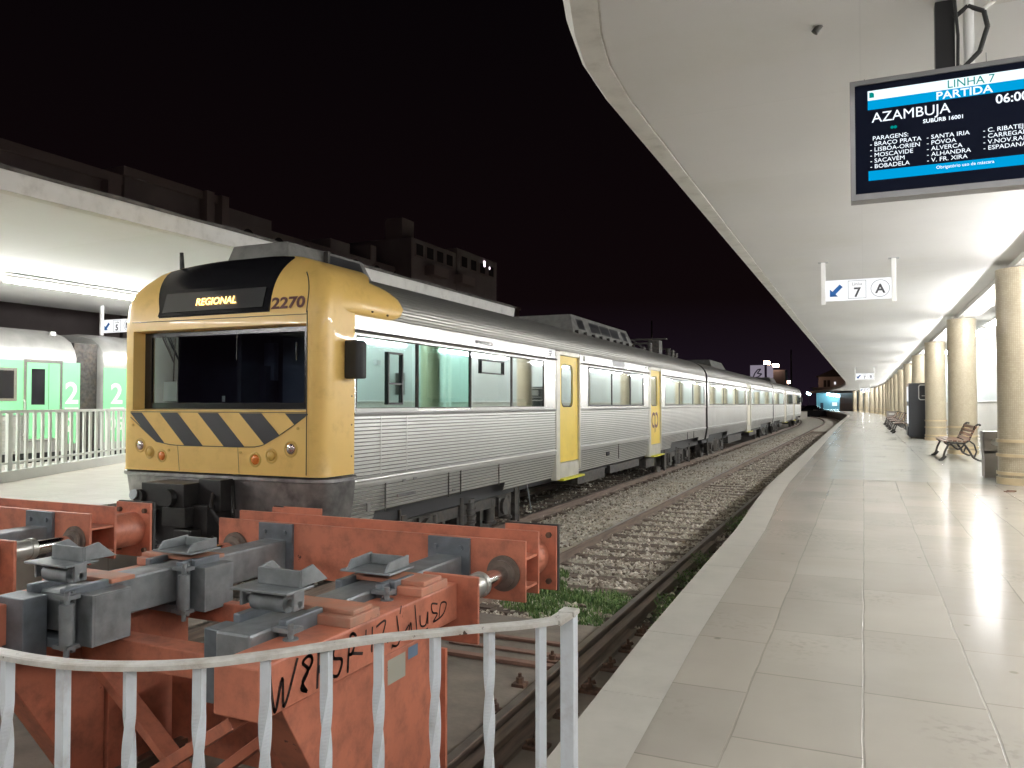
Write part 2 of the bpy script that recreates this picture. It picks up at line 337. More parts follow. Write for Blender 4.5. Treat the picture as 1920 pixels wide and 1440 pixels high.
def copy_thing(o, loc, label=None, rz=None):
    c = copy_tree(o); c.location = loc
    if rz is not None: c.rotation_euler = (0, 0, rz)
    if label: c['label'] = label
    return c
def text(name, s, size, material, origin, right, up, parent=None, bold=0., align='LEFT', depth=.0015, sx=1., spacing=1., **props):
    """real lettering as a thin mesh; origin = baseline start, right/up = unit vectors"""
    cu = bpy.data.curves.new(name, 'FONT'); cu.body = s; cu.size = size; cu.extrude = depth; cu.offset = bold; cu.align_x = align; cu.space_character = spacing; cu.resolution_u = 3
    tmp = bpy.data.objects.new('tmp', cu); S.collection.objects.link(tmp)
    bpy.context.view_layer.update()
    me = bpy.data.meshes.new_from_object(tmp.evaluated_get(bpy.context.evaluated_depsgraph_get()))
    bpy.data.objects.remove(tmp)
    r = Vector(right).normalized(); u = Vector(up).normalized(); n = r.cross(u)
    mt = Matrix(((r.x*sx, u.x, n.x, 0), (r.y*sx, u.y, n.y, 0), (r.z*sx, u.z, n.z, 0), (0, 0, 0, 1)))
    me.transform(mt); me.materials.clear(); me.materials.append(MATS[material]); me.name = name
    o = bpy.data.objects.new(name, me); S.collection.objects.link(o); w = Vector(origin); WL[o.name] = w
    if parent is not None: o.parent = parent; o.location = w-WL[parent.name]
    else: o.location = w
    for k, v in props.items(): o[k] = v
    return o
def bend(y, y0=78., r=450.): return 0. if y < y0 else (y-y0)**2/(2*r)
def struct(mb, name, m, **k): return mb.build(name, m, kind='structure', **k)
# ------------------------------------------------------------------ ground and platforms
g = MB()
g.box(-400, 400, -60, 900, -1.6, -1.03); struct(g, 'ground', 'ballast_dark')
EDGE = [(2.2,-.965),(4,-1.04),(6,-1.085),(7.5,-1.11),(8.7,-1.16),(10,-1.225),(12.3,-1.29),(20,-1.33),(43,-1.45),(78,-1.50)]
def edge_x(y):
    if y <= EDGE[0][0]: return EDGE[0][1]
    for (a, xa), (b, xb) in zip(EDGE, EDGE[1:]):
        if y <= b: return xa+(xb-xa)*(y-a)/(b-a)
    return EDGE[-1][1]-bend(y)
ys = [2.2+.4*i for i in range(50)]+[24+4*i for i in range(14)]+[80+5*i for i in range(20)]
g = MB()
for a, b in zip(ys, ys[1:]):
    if b < a: continue
    g.quad((edge_x(a)+.2, a, 0), (edge_x(b)+.2, b, 0), (14-bend(b), b, 0), (14-bend(a), a, 0))
struct(g, 'platform_paving', 'paving')
g = MB()
EB = [a for a in ys]
n = 0
y = 2.2
gap = MB()
while y < 175:
    L = .9 if y < 30 else 4
    a, b = y+.002, y+L-.002
    k0 = len(g.v)
    xa, xb = edge_x(a), edge_x(b)
    for zz0, zz1 in ((-.16, .003),):
        g.add([(xa, a, zz0), (xb, b, zz0), (xb+.266, b, zz0), (xa+.266, a, zz0), (xa+.012, a, zz1), (xb+.012, b, zz1), (xb+.266, b, zz1), (xa+.266, a, zz1), (xa, a, zz1-.014), (xb, b, zz1-.014)],
              [(8,9,5,4),(0,1,9,8),(4,5,6,7),(0,8,4,7,3),(1,2,6,5,9),(0,3,2,1)])
    y += L
struct(g, 'platform_edge_stones', 'edge_stone')
g = MB()
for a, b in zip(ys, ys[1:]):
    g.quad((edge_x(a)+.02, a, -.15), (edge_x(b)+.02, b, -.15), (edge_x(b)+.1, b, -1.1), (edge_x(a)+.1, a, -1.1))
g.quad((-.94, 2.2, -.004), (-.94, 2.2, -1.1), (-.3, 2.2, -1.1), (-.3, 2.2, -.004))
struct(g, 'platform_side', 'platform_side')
# polished floor strip
g = MB()
for a, b in zip(ys, ys[1:]):
    a2 = max(a, 13.2)
    if b <= 13.2: continue
    g.quad((-.5-bend(a2), a2, .004), (-.5-bend(b), b, .004), (3.2-bend(b), b, .004), (3.2-bend(a2), a2, .004))
struct(g, 'polished_floor', 'terrazzo')
# concourse floor with a rounded end to the track pit
pe = [(-.965, 2.2), (-.97, 1.95), (-1.05, 1.72), (-1.25, 1.5), (-1.6, 1.33), (-2.1, 1.22), (-3, 1.15), (-8.05, 1.15)]
g = MB()
g.add([(x, y, 0) for x, y in pe]+[(-8.05, -14, 0), (14, -14, 0), (14, 2.2, 0)], [tuple(range(len(pe)+3))])
for (xa, ya), (xb, yb) in zip(pe, pe[1:]): g.quad((xa, ya, 0), (xb, yb, 0), (xb, yb, -1.1), (xa, ya, -1.1))
struct(g, 'concourse_floor', 'concourse')
# concrete slab in the pit
g = MB()
g.box(-5.4, -1.1, 1.1, 7.25, -1.05, -.965); g.box(-8.0, -5.45, 1.1, 6.0, -1.05, -.967)
struct(g, 'pit_slab', 'slab')
# left island platform
g = MB(); g.box(-17.0, -8.06, -14, 130, -1.1, 0)
struct(g, 'island_platform', 'concourse')
# ------------------------------------------------------------------ tracks
def rail_mesh(x, ya, yb, wide=0, f=lambda y: 0):
    m = MB(); prof = [(-.07,-.16),(.07,-.16),(.07,-.145),(.012,-.125),(.012,-.04),(.034,-.03),(.034,-.004),(.028,0),(-.028,0),(-.034,-.004),(-.034,-.03),(-.012,-.04),(-.012,-.125),(-.07,-.145)]
    yy = [ya]; 
    while yy[-1] < yb: yy.append(min(yb, yy[-1]+(20 if yy[-1] < 60 else 4)))
    rings = [[(x+px-f(y), y, -.86+pz) for px, pz in prof] for y in yy]
    m.loft(rings, closed=True)
    for i, fc in enumerate(m.f):
        if i % len(prof) == 7: m.m[i] = 1
    return m
def track(cx, ya, yb, label, y_s0, nsl, f, group='railway tracks in the ballast', extra=True):
    t = thing('railway_track', (cx, ya, -1.02), label, 'railway track', group)
    for sg in (-1, 1): rail_mesh(cx+sg*.81, ya, yb, f=f).build('rail', ['railsteel', 'railtop'], t)
    first = None
    for i in range(nsl):
        y = y_s0+.62*i
        if first is None:
            m = MB(); m.box(cx-1.3, cx+1.3, y-.12, y+.12, -1.13, -1.0); m.box(cx-.98,cx-.62,y-.08,y+.08,-1.0,-.985); m.box(cx+.62,cx+.98,y-.08,y+.08,-1.0,-.985)
            first = m.build('sleeper', 'sleeper', t, bevel=.01); f0 = first.location.copy()
        else:
            c = first.copy(); S.collection.objects.link(c); c.parent = t
            c.location = f0+Vector((-(f(y)-f(y_s0))+random.uniform(-.02, .02), y-y_s0, random.uniform(-.008, .006))); c.rotation_euler = (0, 0, random.uniform(-.01, .01))
    return t
slope = lambda y: .006*(y-6.8)+(bend(y, 72, 420))
track(-3.0, 1.2, 150, 'empty curving track with weeds right beside the paved platform', 7.6, 95, lambda y: bend(y, 80, 400))
track(-6.40, 1.6, 150, 'track that the silver yellow-nosed train stands on', 6.6, 60, slope)
track(-17.9, -5, 90, 'track under the green and silver train beyond the white fence', -4, 60, lambda y: 0)
# check rail / channel beside the near right rail and bolted clips
g = MB()
g.box(-2.13, -2.04, 1.2, 12, -1.0, -.885); g.box(-2.04, -1.95, 1.2, 7.2, -1.0, -.93)
tag(g.build('guard_rail', 'railsteel', bevel=.006), 'dark steel guard rail lying against the right rail of the near track', 'guard rail')
for i in range(9):
    yy = 3.0+.52*i
    g = MB(); g.smooth = False
    g.box(-1.97, -1.80, yy-.06, yy+.06, -.965, -.945); g.cyl((-1.88, yy, -.95), (-1.88, yy, -.90), .028, 6); g.cyl((-1.88, yy, -.9), (-1.88, yy, -.86), .014, 8)
    g.cyl((-1.93, yy-.03, -.93), (-1.85, yy+.04, -.9), .018, 6)
    tag(g.build('rail_clip', 'rust', bevel=.003), 'rusty bolted rail clip on the concrete beside the near rail', 'rail clip', 'rusty rail clips along the near rail')
for (xx, yy) in ((-3.62, 4.9), (-3.6, 5.35), (-2.35, 4.95), (-2.4, 5.5), (-2.37, 6.1), (-3.6, 5.9)):
    g = MB(); g.box(xx-.05, xx+.05, yy-.05, yy+.05, -.965, -.94); g.cyl((xx, yy, -.94), (xx, yy, -.9), .03, 6); g.cyl((xx, yy, -.9), (xx, yy, -.87), .014, 8)
    tag(g.build('rail_clip', 'rust', bevel=.003), 'rusty bolt block on the slab inside the near track', 'rail clip', 'rusty bolt blocks inside the near track')
# steel base plates left on the slab
g = MB(); g.box(-3.75, -2.2, 5.9, 5.98, -.962, -.93); g.box(-3.7, -2.3, 6.5, 6.56, -.962, -.935); g.box(-3.4,-2.3,6.2,6.28,-.962,-.945)
tag(g.build('cross_tie', 'old_tie', bevel=.005), 'peeling orange steel ties lying across the slab end', 'steel tie')
# ballast stones (one object of scattered stones: nobody could count them)
def stones(name, n, area, smin, smax, mats, zf, label, dens=None):
    base = [Vector(v).normalized() for v in ((1,0,.2),(-1,0,.1),(0,1,0),(0,-1,.2),(.3,.2,1),(.1,-.3,-1),(.7,.7,.5),(-.7,.6,.4),(-.6,-.7,.5),(.7,-.7,.3))]
    import bmesh
    protos = []
    for k in range(6):
        bm = bmesh.new()
        for v in base: bm.verts.new(v*random.uniform(.75, 1.15))
        bmesh.ops.convex_hull(bm, input=bm.verts)
        bmesh.ops.delete(bm, geom=[v for v in bm.verts if not v.link_faces], context='VERTS')
        bm.verts.index_update(); protos.append(([v.co.copy() for v in bm.verts], [tuple(v.index for v in f.verts) for f in bm.faces])); bm.free()
    m = MB(); x0, x1, y0, y1 = area; c = 0
    while c < n:
        x = random.uniform(x0, x1); u = random.random(); y = y0*((y1/y0)**u)
        if dens and random.random() > dens(x, y): continue
        s = random.uniform(smin, smax); vs, fs = random.choice(protos)
        rt = Matrix.Rotation(random.uniform(0, 6.3), 3, 'Z') @ Matrix.Rotation(random.uniform(0, 6.3), 3, 'X')
        sc = Vector((s, s*random.uniform(.7, 1.3), s*random.uniform(.5, .8)))
        m.cur = random.choices(range(len(mats)), [.5, .28, .22][:len(mats)])[0]
        p = Vector((x, y, zf(x, y)+s*.25))
        m.add([Vector((q.x*sc.x, q.y*sc.y, q.z*sc.z)) @ rt.transposed()+p for q in vs], fs); c += 1
    return tag(m.build(name, mats), label, 'ballast', kind='stuff')
def zb(x, y): return (-.972 if y > 7.4 and -5.2 < x < -3.92 else -1.005)+.02*noise.noise(Vector((x*1.3, y*.9, 0)))
def d1(x, y):
    if y < 7.3 and x > -5.5: return 0
    q = noise.noise(Vector((x*.9, y*.5, 3)))
    if -4.35 < x < -1.7 and abs(((y-7.6+.31) % .62)-.31) < .125: return .10
    if -2.05 < x: return .25
    return .75+q
stones('ballast_stones', 22000, (-5.45, -1.2, 6.3, 60), .016, .036, ['stone_a', 'stone_b', 'stone_c'], zb, 'loose pale and brown ballast stones between the two tracks', d1)
stones('ballast_stones', 3500, (-7.9, -5.45, 6.3, 40), .018, .04, ['stone_c', 'stone_a', 'stone_b'], zb, 'dirty ballast stones in the dark under the silver train')
# ballast bank between the tracks: finer grey gravel strip
g = MB()
yy = [7.3+.5*i for i in range(60)]+[38+4*i for i in range(28)]
rings = []
for y in yy:
    f = bend(y, 80, 400); rings.append([(-5.45-slope(y)*.9, y, -1.02), (-5.2-slope(y)*.8, y, -.985), (-4.6-f, y, -.965+.008*math.sin(y*3)), (-4.1-f, y, -.975), (-3.9-f, y, -1.02)])
g.smooth = True; g.loft(rings)
mat('gravel', (.45, .42, .355), .95, var=.35, vscale=70, bump=.8, bscale=90, dirt=(.24, .21, .17), damt=.45, dscale=5)
struct(g, 'gravel_path', 'gravel')
mat('farbed', (.38, .35, .29), .95, var=.35, vscale=45, bump=.8, bscale=70, dirt=(.13, .11, .085), damt=.5, dscale=3)
g = MB(); rings = []
for y in [9+1.*i for i in range(40)]+[50+4*i for i in range(26)]:
    f = bend(y, 80, 400); rings.append([(-3.88-f, y, -1.012), (-2.1-f, y, -1.012)])
g.loft(rings); struct(g, 'trackbed', 'farbed')
# grass and weeds
def blades(name, pts, n, hmin, hmax, mats, label, cat, kind=None, spread=.12):
    m = MB()
    for k in range(n):
        cx, cy, cr_ = random.choice(pts); a = random.uniform(0, 2*PI); r = cr_*math.sqrt(random.random())
        x, y = cx+r*math.cos(a), cy+r*math.sin(a)*1.0; h = random.uniform(hmin, hmax); z = -1.01
        l = random.uniform(0, 2*PI); b = random.uniform(.1, .7)*h; w = random.uniform(.003, .009)
        dx, dy = math.cos(l), math.sin(l); m.cur = random.randrange(len(mats))
        m.add([(x-dy*w, y+dx*w, z), (x+dy*w, y-dx*w, z), (x+dx*b*.4+dy*w*.8, y+dy*b*.4-dx*w*.8, z+h*.6), (x+dx*b*.4-dy*w*.8, y+dy*b*.4+dx*w*.8, z+h*.6), (x+dx*b, y+dy*b, z+h*.9)], [(0,1,2,3),(3,2,4)])
    return tag(m.build(name, mats), label, cat, kind=kind)
blades('grass', [(-3.3,7.9,.35),(-2.9,7.6,.3),(-2.6,7.45,.25),(-2.45,8.0,.25),(-3.45,8.7,.25),(-3.6,9.3,.2),(-2.7,8.4,.3),(-3.1,8.3,.3)], 5200, .03, .11, ['grass','grass_light'], 'patch of short green grass growing between the near rails', 'grass', 'stuff')
def leafy(cx, cy, h, rad, n, label):
    m = MB(); st = MB()
    for k in range(7):
        a = random.uniform(0, 2*PI); q = random.uniform(.3, .9); st.cyl((cx+.01*k-.03, cy, -1.02), (cx+rad*q*math.cos(a), cy+rad*q*math.sin(a), -1.02+h*random.uniform(.5, .9)), .004, 5, .002)
    for k in range(n):
        a = random.uniform(0, 2*PI); u = random.random(); r = rad*math.sqrt(random.random())*(1-.5*u); z = -1.01+h*u
        p = Vector((cx+r*math.cos(a), cy+r*math.sin(a)*1.5, z)); s = random.uniform(.012, .028)
        d = Vector((random.uniform(-1,1), random.uniform(-1,1), random.uniform(-.3,.8))).normalized(); e_ = d.cross(Vector((0,0,1))).normalized()
        m.cur = random.randrange(2); m.add([p, p+d*s+e_*s*.45, p+d*s*2, p+d*s-e_*s*.45], [(0,1,2,3)])
    t = thing('weed', (cx, cy, -1.02), label, 'weed', 'weeds growing along the platform wall')
    m.build('foliage', ['grass', 'grass_light'], t); st.build('stem', 'grass', t)
leafy(-1.72, 7.5, .34, .2, 700, 'bushy weed by the platform wall where the near rail leaves the slab')
leafy(-1.62, 8.4, .26, .2, 500, 'low weed at the wall just beyond the bushiest one')
leafy(-1.68, 12.6, .42, .24, 600, 'tall dark weed at the bend of the platform edge')
leafy(-1.58, 11.3, .3, .2, 400, 'small dark weed before the tall one at the platform bend')
for q_, (xq, yq_, hq) in enumerate(((-1.95, 10.4, .22), (-2.0, 13.6, .26), (-1.95, 15.0, .2), (-1.9, 9.3, .2))): leafy(xq, yq_, hq, .24, 380, ['low sprawling weed beside the far part of the near right rail', 'dark weed past the bend of the platform edge', 'farthest low weed along the platform wall', 'small weed halfway to the bend of the platform edge'][q_])
leafy(-2.35, 8.0, .16, .22, 350, 'spindly pale weed between the rails next to the grass')
# ------------------------------------------------------------------ right canopy, wall, pillars, tubes
ZS, ZC = 3.25, 3.17
ce = [(y, -1.585-bend(y)) for y in [5.2+2*i for i in range(37)]+[80+4*i for i in range(22)]][::-1]
cor = [(4.6, -1.55), (4.15, -1.47), (3.75, -1.36), (3.4, -1.2), (3.1, -.98), (2.85, -.65), (2.7, -.2), (2.62, .4), (2.6, 2.0)]
edge = [(x, y) for y, x in ce]+[(x, y) for y, x in cor]
def off(poly, d):
    out = []
    for i, p in enumerate(poly):
        a = Vector(poly[max(0, i-1)]); b = Vector(poly[min(len(poly)-1, i+1)]); t = (b-a).normalized(); n = Vector((t.y, -t.x))
        out.append((p[0]-n.x*d if False else p[0]+(-t.y)*d, p[1]+t.x*d))
    return out
e_lo = edge; inner = off(edge, .14); inner2 = off(edge, .155); outer = off(edge, -.03)
top = off(edge, -.05)
t = thing('platform_canopy', (0, 60, ZS), 'long white concrete canopy over the right-hand platform', 'canopy')
g = MB()
g.loft([[(x, y, ZS+.30) for x, y in top], [(x, y, ZS+.10) for x, y in top], [(x, y, ZS+.035) for x, y in outer], [(x, y, ZS-.004) for x, y in e_lo], [(x, y, ZS-.004) for x, y in inner], [(x, y, ZS+.012) for x, y in inner], [(x, y, ZS+.012) for x, y in inner2], [(x, y, ZS) for x, y in inner2]])
g.build('fascia', 'fascia', t)
g = MB()
XS = 2.0
g.loft([[(x, y, ZS) for x, y in inner2], [(XS-bend(y) if y > 2.75 else XS, y, ZS) for x, y in inner2]])
g.loft([[(x, y, ZS+.30) for x, y in top], [(3.4-bend(y), y, ZS+.30) for x, y in top]])
g.build('soffit', 'soffit', t)
yl = [2.6]+[6+4*i for i in range(18)]+[78+4*i for i in range(22)]
def strip(m, pts2, yl=yl):  # pts2: list of (x,z) profile along the canopy
    m.loft([[(x-bend(y), y, z) for x, z in pts2] for y in yl])
g = MB(); strip(g, [(XS, ZS+.01), (XS, ZC-.012), (XS+.05, ZC-.012), (XS+.05, ZC-.02), (XS+.20, ZC-.02), (XS+.20, ZC)])
g.build('edge_beam', 'fascia', t)
g = MB(); strip(g, [(XS+.20, ZC), (3.62, ZC)]); g.build('lower_soffit', 'soffit', t)
# wall behind
t = thing('platform_wall', (3.6, 60, 0), 'pale two-tone station wall behind the mosaic pillars', 'wall')
g = MB(); strip(g, [(3.6, 1.25), (3.6, ZC+.1)]); g.build('upper_panel', 'wall_upper', t)
g = MB(); strip(g, [(3.56, 0), (3.56, 1.23), (3.6, 1.25)]); g.build('lower_panel', 'wall_lower', t)
g = MB(); strip(g, [(3.55, 1.225), (3.53, 1.235), (3.53, 1.25), (3.6, 1.26)]); g.build('ledge', 'white_paint', t)
g = MB(); g.box(3.52, 3.6, 20.2, 20.45, 2.35, 2.5); g.build('vent', 'sign_grey', t)
for yy in (24.2, 24.6, 25.0): MB().box(3.5, 3.6, yy-.03, yy+.03, .9, 3.1).build('wall_pipe', 'white_paint', t)
g = MB(); g.box(3.3, 3.6, 21.4, 21.5, 1.45, 2.15); tag(g.build('wall_box', 'dark_metal', bevel=.01), 'narrow dark box mounted on the pale station wall', 'wall box')
# pillars
def pillar(y, first=None):
    return
p = thing('pillar', (2.09, 13.5, 0), 'nearest mosaic pillar, cut off by the right edge of the photo', 'pillar', 'mosaic pillars along the platform')
g = MB(); g.cyl((2.09, 13.5, .1), (2.09, 13.5, ZC-.03), .3, 40); sh = g.build('shaft', 'mosaic', p)
g = MB(); g.cyl((2.09, 13.5, 0), (2.09, 13.5, .1), .325, 40); g.build('plinth', 'band', p, bevel=.01)
for z0 in (.14, .40, .61):
    g = MB(); g.cyl((2.09, 13.5, z0), (2.09, 13.5, z0+.045), .322, 40); g.build('band', 'band', p, bevel=.012)
PY = [6.0, -1.5, 21.0, 28.5, 36.0, 43.5, 51.0, 58.5, 66., 73.5, 81., 88.5, 96., 103.5, 111., 118.5, 126., 133.5]
LB = {21.0: 'second mosaic pillar from the right, behind the wooden bench', 28.5: 'third mosaic pillar from the right, next to the black vending machine', 36.: 'fourth mosaic pillar, rising just behind the vending machine', 43.5: 'fifth mosaic pillar, first one past the vending machine'}
NUM = ['sixth','seventh','eighth','ninth','tenth','eleventh','twelfth','thirteenth','fourteenth','fifteenth','sixteenth','seventeenth']
k = 0
for y in PY:
    if y < 10: lb = 'mosaic pillar standing nearest the concourse, before the first visible one' if y > 0 else 'mosaic pillar in the concourse'
    elif y in LB: lb = LB[y]
    else: lb = NUM[k]+' mosaic pillar along the far platform, counting from the nearest'; k += 1
    copy_thing(p, (2.09-bend(y), y, 0), lb)
# fluorescent tubes, one row per bay
def tube_fit(y0, y1, x, z, m='tube', parent_label=None, group='fluorescent lamps between the pillars', along='y', rad=.03):
    t = thing('fluorescent_lamp', (x, (y0+y1)/2, z), parent_label, 'lamp', group)
    g = MB()
    if along == 'y':
        g.cyl((x-bend(y0), y0, z), (x-bend(y1), y1, z), rad, 8)
        h = MB(); h.box(x-.06-bend(y0), x+.06-bend(y1), y0-.03, y1+.03, z+.05, z+.10)
    else:
        g.cyl((y0, x, z), (y1, x, z), rad, 8); t.location = ((y0+y1)/2, x, z); WL[t.name] = Vector(t.location)
        h = MB(); h.box(y0-.03, y1+.03, x-.06, x+.06, z+.05, z+.10)
    g.build('tube', m, t); h.build('housing', 'white_paint', t); return t
ORD = ['first','second','third','fourth','fifth','sixth','seventh','eighth','ninth','tenth','eleventh','twelfth','thirteenth','fourteenth','fifteenth','sixteenth','seventeenth','eighteenth','nineteenth']
for i in range(18):
    y0 = -1.5+7.5*i
    tube_fit(y0+.7, y0+6.8, 2.62, 2.92, 'tube' if i else 'tube_hall', parent_label='%s fluorescent lamp from the near end, hung under the ceiling behind the pillars' % ORD[i])
# concourse lights and roof behind the camera
t = thing('concourse_roof', (0, -5, 4.6), 'white roof of the station concourse at the track heads', 'roof')
g = MB(); g.box(-18, 14, -14, -.8, 4.6, 4.8); g.build('slab', 'soffit', t)
t = thing('concourse_building', (0, -14.5, 0), 'pale station building closing the concourse', 'building')
g = MB(); g.box(-18, 14, -14.8, -14.2, 0, 4.6); g.build('wall', 'wall_lower', t)
for i, (x, y) in enumerate([(-4.5, -1.6), (-8.5, -1.6), (.5, -1.6), (-6, -5), (3, -5)]):
    tube_fit(x-1.2, x+1.2, y, 4.4, 'tube_hall', 'fluorescent lamp under the concourse roof, number %s from the tracks' % ORD[i], 'fluorescent lamps of the concourse', 'x', rad=.035)
# ------------------------------------------------------------------ signs and monitor
def hanging_sign(x0, x1, y, ztop, zbot, zceil, label, texts, num='7', lett='A', arrow=True):
    t = thing('platform_sign', ((x0+x1)/2, y, zbot), label, 'sign', 'hanging platform signs')
    for xx, nm in ((x0, 'hanger'), (x1, 'hanger')):
        g = MB(); g.box(xx-.03, xx+.03, y-.03, y+.03, zbot-.05, zceil); g.build('hanger', 'white_paint', t, bevel=.004)
        g = MB(); g.box(xx-.07, xx+.07, y-.05, y+.05, zceil-.008, zceil+.02); g.build('ceiling_plate', 'sign_grey', t)
    b = MB().box(x0+.03, x1-.03, y-.02, y+.02, zbot, ztop).build('board', 'sign_lit', t)
    f = y-.0225; h = ztop-zbot; zc = (ztop+zbot)/2; w = x1-x0
    ax = x0+.19*w/1.0
    ar = [(-.09,-.09),(.02,-.09),(-.012,-.055),(.085,.045),(.045,.085),(-.055,-.015),(-.09,.02)]
    g = MB(); s = h/.3
    g.prism([(ax+p*s, zc+q*s) for p, q in ar], 'y', f, f+.002); g.build('arrow', 'sign_blue', b)
    bx = x0+.485*w; hw, hh = .12*s, .13*s
    g = MB()
    for q in ((bx-hw, bx+hw, zc-hh, zc-hh+.005), (bx-hw, bx+hw, zc+hh-.005, zc+hh), (bx-hw, bx-hw+.005, zc-hh+.005, zc+hh-.005), (bx+hw-.005, bx+hw, zc-hh+.005, zc+hh-.005)): g.box(q[0], q[1], f, f+.002, q[2], q[3])
    g.build('number_box', 'sign_dark', b)
    text('number', num, .19*s, 'sign_dark', (bx, f, zc-.105*s), (1,0,0), (0,0,1), b, .004, 'CENTER')
    text('word', 'Linha', .065*s, 'sign_grey', (bx, f, zc+.06*s), (1,0,0), (0,0,1), b, .001, 'CENTER')
    cx = x0+.81*w
    g = MB(); N = 28
    g.loft([[(cx+r*math.cos(2*PI*i/N), f+dd, zc+r*math.sin(2*PI*i/N)) for i in range(N)] for r, dd in ((.118*s, .002), (.118*s, 0), (.124*s, 0), (.124*s, .002))], closed=True)
    g.build('ring', 'sign_dark', b)
    text('letter', lett, .18*s, 'sign_dark', (cx, f, zc-.065*s), (1,0,0), (0,0,1), b, .005, 'CENTER')
    return t
hanging_sign(-.53, .405, 12.4, 2.975, 2.675, ZS, 'nearest white hanging sign reading Linha 7 A above the platform', None)
hanging_sign(-.44, .55, 49, 2.9, 2.55, ZS, 'second hanging sign down the platform reading Linha 7 B', None, lett='B')
hanging_sign(-.4, .6, 92, 2.85, 2.5, ZS, 'farthest tiny hanging sign where the platform bends', None, lett='C')
hanging_sign(-15.75, -14.7, 12.4, 3.06, 2.77, 3.42, 'white hanging sign reading 5 over the island platform, half behind the train', None, num='5', lett='N')
# departure monitor
MX0, MX1, MY, MZ0, MZ1 = -.052, .985, 4.43, 2.222, 2.845
t = thing('departure_monitor', ((MX0+MX1)/2, MY, MZ0), 'large hanging departure screen showing PARTIDA AZAMBUJA at the top right', 'screen')
b = .024
g = MB()
for q in ((MX0, MX1, MZ1-b, MZ1), (MX0, MX1, MZ0, MZ0+b*1.3), (MX0, MX0+b, MZ0+b*1.3, MZ1-b), (MX1-b, MX1, MZ0+b*1.3, MZ1-b)): g.box(q[0], q[1], MY-.012, MY+.09, q[2], q[3])
g.build('frame', 'mon_frame', t)
g = MB(); g.box(MX0+.01, MX1-.01, MY+.09, MY+.12, MZ0+.02, MZ1-.02); g.build('back_cover', 'black', t)
g = MB(); g.quad((MX0+b, MY, MZ0+b), (MX1-b, MY, MZ0+b), (MX1-b, MY, MZ1-b), (MX0+b, MY, MZ1-b)); scr = g.build('display', 'scr_glass', t)
cx = .466; cx0, cx1 = .033, .899
def pan(z0, z1, m, nm, x0=cx0, x1=cx1, y=MY-.002): return MB().quad((x0, y, z0), (x1, y, z0), (x1, y, z1), (x0, y, z1)).build(nm, m, scr)
zt = MZ1
pan(zt-.108, zt-.058, 'scr_white', 'title_bar'); pan(zt-.157, zt-.1085, 'scr_blue', 'subtitle_bar')
pan(MZ0+.098, MZ0+.148, 'scr_blue', 'footer_bar')
emis('scr_text', (.85, .93, 1.), 1.2)
def st(nm, s, size, x, z, m='scr_text', bold=.0, al='LEFT', sxx=1.): text(nm, s, size, m, (x, MY-.0045, z), (1,0,0), (0,0,1), scr, bold, al, .0008, sxx)
st('title_text', 'LINHA 7', .056, cx+.03, zt-.102, 'scr_teal', .0, 'CENTER')
st('subtitle_text', 'PARTIDA', .054, cx, zt-.152, 'scr_text', .0008, 'CENTER', 1.12)
st('destination_text', 'AZAMBUJA', .072, cx0+.018, zt-.225, 'scr_text', 0., sxx=1.0)
st('service_text', 'SUBURB 16001', .027, .285, zt-.262, 'scr_text', .0005, sxx=1.05)
st('time_text', '06:00', .062, .60, zt-.212, 'scr_text', .001)
for i, s in enumerate(['PARAGENS:', '- BRAÇO PRATA', '- LISBOA-ORIEN', '- MOSCAVIDE', '- SACAVÉM', '- BOBADELA']): st('stop_text', s, .030, cx0+(.02 if i == 0 else .008), zt-.318-.029*i, 'scr_text', 0., sxx=1.08)
for i, s in enumerate(['- SANTA IRIA', '- PÓVOA', '- ALVERCA', '- ALHANDRA', '- V. FR. XIRA']): st('stop_text', s, .030, .30, zt-.347-.029*i, 'scr_text', 0., sxx=1.08)
for i, s in enumerate(['- C. RIBATEJO', '- CARREGADO', '- V.NOV.RAINHA', '- ESPADANAL']): st('stop_text', s, .030, .545, zt-.347-.029*i, 'scr_text', 0., sxx=1.08)
st('footer_text', 'Obrigatório uso de máscara', .022, cx, MZ0+.122, 'scr_text', .0, 'CENTER')
g = MB(); q = cx0+.008; g.prism([(q, zt-.095), (q+.022, zt-.095), (q+.022, zt-.075), (q+.014, zt-.068), (q, zt-.068)], 'y', MY-.0045, MY-.0035); g.build('emblem', 'scr_teal', scr)
g = MB(); g.cyl((.145, MY-.0045, zt-.262), (.145, MY-.004, zt-.262), .008, 12); g.cyl((.160, MY-.0045, zt-.262), (.160, MY-.004, zt-.262), .008, 12); g.build('status_mark', 'scr_teal', scr)
g = MB(); g.box(.355, .445, MY+.13, MY+.2, MZ1-.25, ZS); g.build('post', 'black', t, bevel=.004)
g = MB(); g.cyl((.505, MY+.12, MZ1-.1), (.505, MY+.12, ZS), .024, 16); g.build('pole', 'white_paint', t)
g = MB(); g.tube([(.47, MY+.1, MZ1+.02), (.55, MY+.1, MZ1+.1), (.585, MY+.1, MZ1+.22), (.57, MY+.1, MZ1+.3), (.5, MY+.1, MZ1+.34), (.44, MY+.12, MZ1+.3)], .012); g.tube([(.45, MY+.08, MZ1+.01), (.455, MY+.1, MZ1+.2), (.44, MY+.1, ZS)], .008); g.build('cable', 'black_rubber', t)
g = MB(); g.cyl((.62, MY+.12, ZS-.05), (.56, MY+.12, ZS-.09), .012, 8); g.box(.62, 1.1, MY+.05, MY+.15, ZS-.06, ZS-.012); g.build('cable_duct', 'fascia', t)
for i in range(9): 
    xx = MX0+.07+.11*i; MB().cyl((xx, MY+.03, MZ1), (xx, MY+.03, MZ1+random.choice([.015, .02, .06])), .0016, 5).build('pigeon_spike', 'dark_metal', t)
